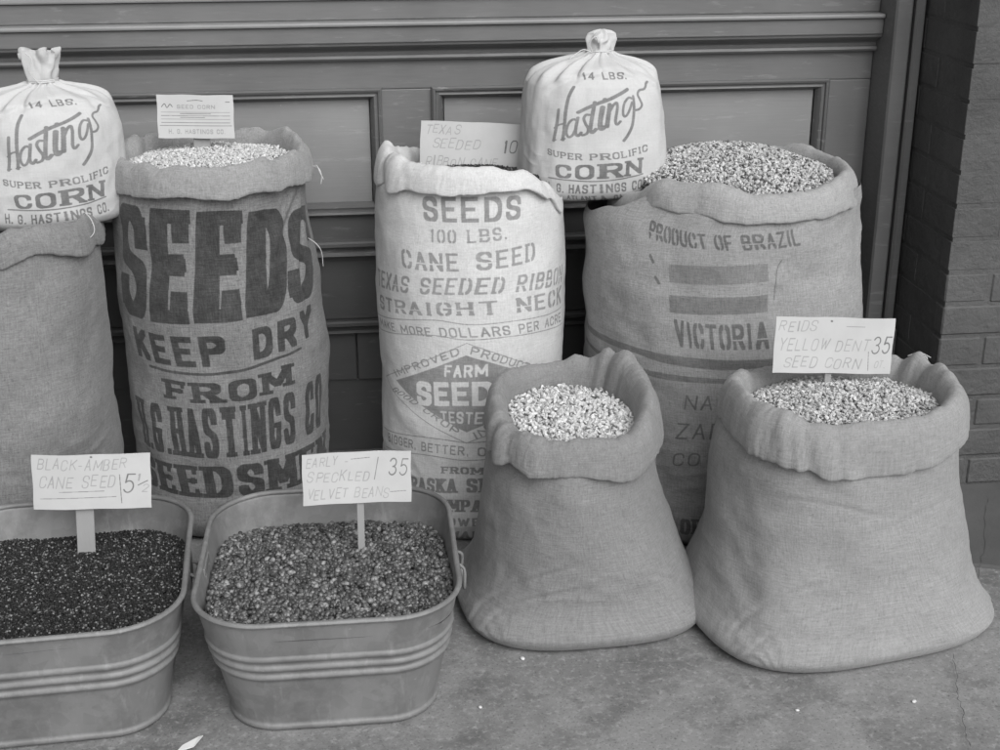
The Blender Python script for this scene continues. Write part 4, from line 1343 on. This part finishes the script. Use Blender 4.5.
sign('small printed card on a stake in the corn of the SEEDS KEEP DRY sack',
    [Lr(.8, (.06, .72), (.10, .79), (.13, .70), (.17, .78), (.20, .72)), T('SEED CORN', 'tiny', .26, .76, .68, .77), Lr(.7, (.40, .86), (.52, .88), (.60, .86)),
     Lr(.45, (.05, .60), (.95, .60)), Lr(.45, (.05, .52), (.95, .52)), Lr(.45, (.05, .44), (.95, .44)), Lr(.45, (.05, .36), (.95, .36)), Lr(.6, (.30, .565), (.70, .565)), Lr(.6, (.3, .48), (.62, .48)),
     Lr(.5, (.03, .29), (.97, .29)), T('H. G. HASTINGS CO.', 'tiny', .14, .88, .10, .21), Lr(.8, (.90, .84), (.95, .84))],
    (-.331, 3.0, .926), .164, .093, -1.5, -5, 0, (.010, .036, .08), 51)
sign('card lettered TEXAS SEEDED RIBBON CANE 10, resting in the pale CANE SEED sack',
    [T('TEXAS', 'card', .05, .38, .74, .93), T('SEEDED', 'card', .12, .58, .44, .64), T('RIBBON CANE', 'card', .06, .74, .06, .26), T('10', 'price', .80, .93, .38, .66), T('c', 'card', .945, .985, .55, .68)],
    (.272, 2.985, .848), .234, .106, -3.6, -6, 0, (.0, .02, .05), 52, base=.48)
sign('card lettered BLACK-AMBER CANE SEED, staked in the tub of black seed',
    [T('BLACK-AMBER', 'card', .05, .80, .72, .92), T('CANE SEED', 'card', .06, .70, .40, .62), T('5', 'price', .765, .86, .27, .62), T('1', 'card', .88, .915, .48, .62), Lr(.9, (.89, .42), (.97, .50)), T('2', 'card', .925, .975, .28, .42),
     Lr(.7, (.735, .62), (.745, .10)), Lr(.5, (.06, .20), (.70, .22)), Lr(.5, (.22, .32), (.60, .33)), Lr(1.6, (.50, .955), (.503, .955), (.506, .953))],
    (-.520, 2.42, .334), .220, .110, -2.6, -7, 0, (-.018, .0155*2.2, .11), 53)
sign('card lettered EARLY SPECKLED VELVET BEANS 35, staked in the tub of velvet beans',
    [T('EARLY -', 'card', .04, .42, .74, .93), T('SPECKLED', 'card', .05, .62, .43, .63), T('VELVET BEANS', 'card', .04, .80, .10, .30), T('35', 'price', .80, .97, .52, .86), Lr(.6, (.70, .88), (.66, .45)), Lr(.5, (.45, .86), (.62, .88)), Lr(.5, (.80, .20), (.95, .22))],
    (-.014, 2.35, .346), .206, .102, -.9, -7, 0, (.005, .0135, .10), 54)
sign('card lettered REIDS YELLOW DENT SEED CORN 35, staked in the wider low burlap sack',
    [T('REIDS', 'card', .04, .36, .74, .93), T('YELLOW DENT', 'card', .05, .80, .40, .62), T('SEED CORN', 'card', .10, .74, .09, .29), T('35', 'price', .83, .985, .36, .68), T('OT.', 'card', .86, .95, .10, .22), Lr(1.6, (.47, .93), (.473, .93), (.476, .928)), Lr(.5, (.80, .40), (.81, .06)), Lr(.45, (.6, .84), (.75, .84))],
    (.918, 2.385, .561), .236, .111, -2.8, -7, 0, (-.002, .013, .06), 55)

# ------------------------------------------------------------------ things fallen on the pavement
M_PAPER = NT('paper scrap').done(.75, .8)
M_KERN = NT('fallen kernel').done(.62, .5)
bm = bmesh.new()
q = [(-.026, -.010, .003), (.006, -.012, .006), (.027, .004, .012), (.020, .010, .008), (-.010, .004, .004)]
bot = [bm.verts.new(p) for p in q]
top = [bm.verts.new((a, b, c+.0012)) for a, b, c in q]
bm.faces.new(bot[::-1]); bm.faces.new(top)
for i in range(5):
    bm.faces.new((bot[i], bot[(i+1) % 5], top[(i+1) % 5], top[i]))
sc = obj_bm('paper_scrap', bm, M_PAPER)
sc.location = (-.325, 2.02, 0)
sc.rotation_euler = (0, 0, .35)
tag(sc, 'white husk scrap lying on the pavement between the two tubs', 'scrap')
v, f = ico(2)
KPOS = [(0.289, 2.225), (0.192, 2.076), (0.763, 1.999), (0.984, 2.0)]
kern = obj_from('corn_kernel', [(a*.0052, b*.0040, c*.0026+.0026) for a, b, c in v], [tuple(int(k) for k in q) for q in f], M_KERN, smooth=True)
rng = random.Random(77)
for i, (x, y) in enumerate(KPOS):
    k = kern if i == 0 else kern.copy()
    if i:
        COL.objects.link(k)
    k.location = (x, y, 0)
    s = rng.uniform(.7, 1.2)
    k.scale = (s, s, s)
    k.rotation_euler = (0, 0, rng.uniform(0, 6))
    tag(k, 'pale corn kernel dropped on the bare pavement', 'kernel', 'loose corn kernels on the pavement')
# cracks in the pavement
M_CRACK = NT('crack dirt').done(.06, .95)
for pts in ([(1.12, 2.143), (1.1, 2.076), (1.07, 2.014), (1.059, 1.962), (1.033, 1.895), (1.025, 1.853)], [(1.491, 2.781), (1.437, 2.682), (1.37, 2.542), (1.307, 2.436), (1.269, 2.368), (1.274, 2.334)]):
    rng = random.Random(len(pts))
    P = []
    for (xa, ya), (xb, yb) in zip(pts[:-1], pts[1:]):
        for k in range(5):
            P.append((xa+(xb-xa)*k/5+rng.uniform(-.003, .003), ya+(yb-ya)*k/5+rng.uniform(-.003, .003)))
    P.append(pts[-1])
    v, f = [], []
    for i, (x, y) in enumerate(P):
        w = .0007*rng.uniform(.4, 1.4)*(1 if 0 < i < len(P)-1 else .1)
        v += [(x-w, y, .0058), (x+w, y, .0058)]
    for i in range(len(P)-1):
        f.append((2*i, 2*i+1, 2*i+3, 2*i+2))
    tag(obj_from('pavement_crack', v, f, M_CRACK), kind='structure')
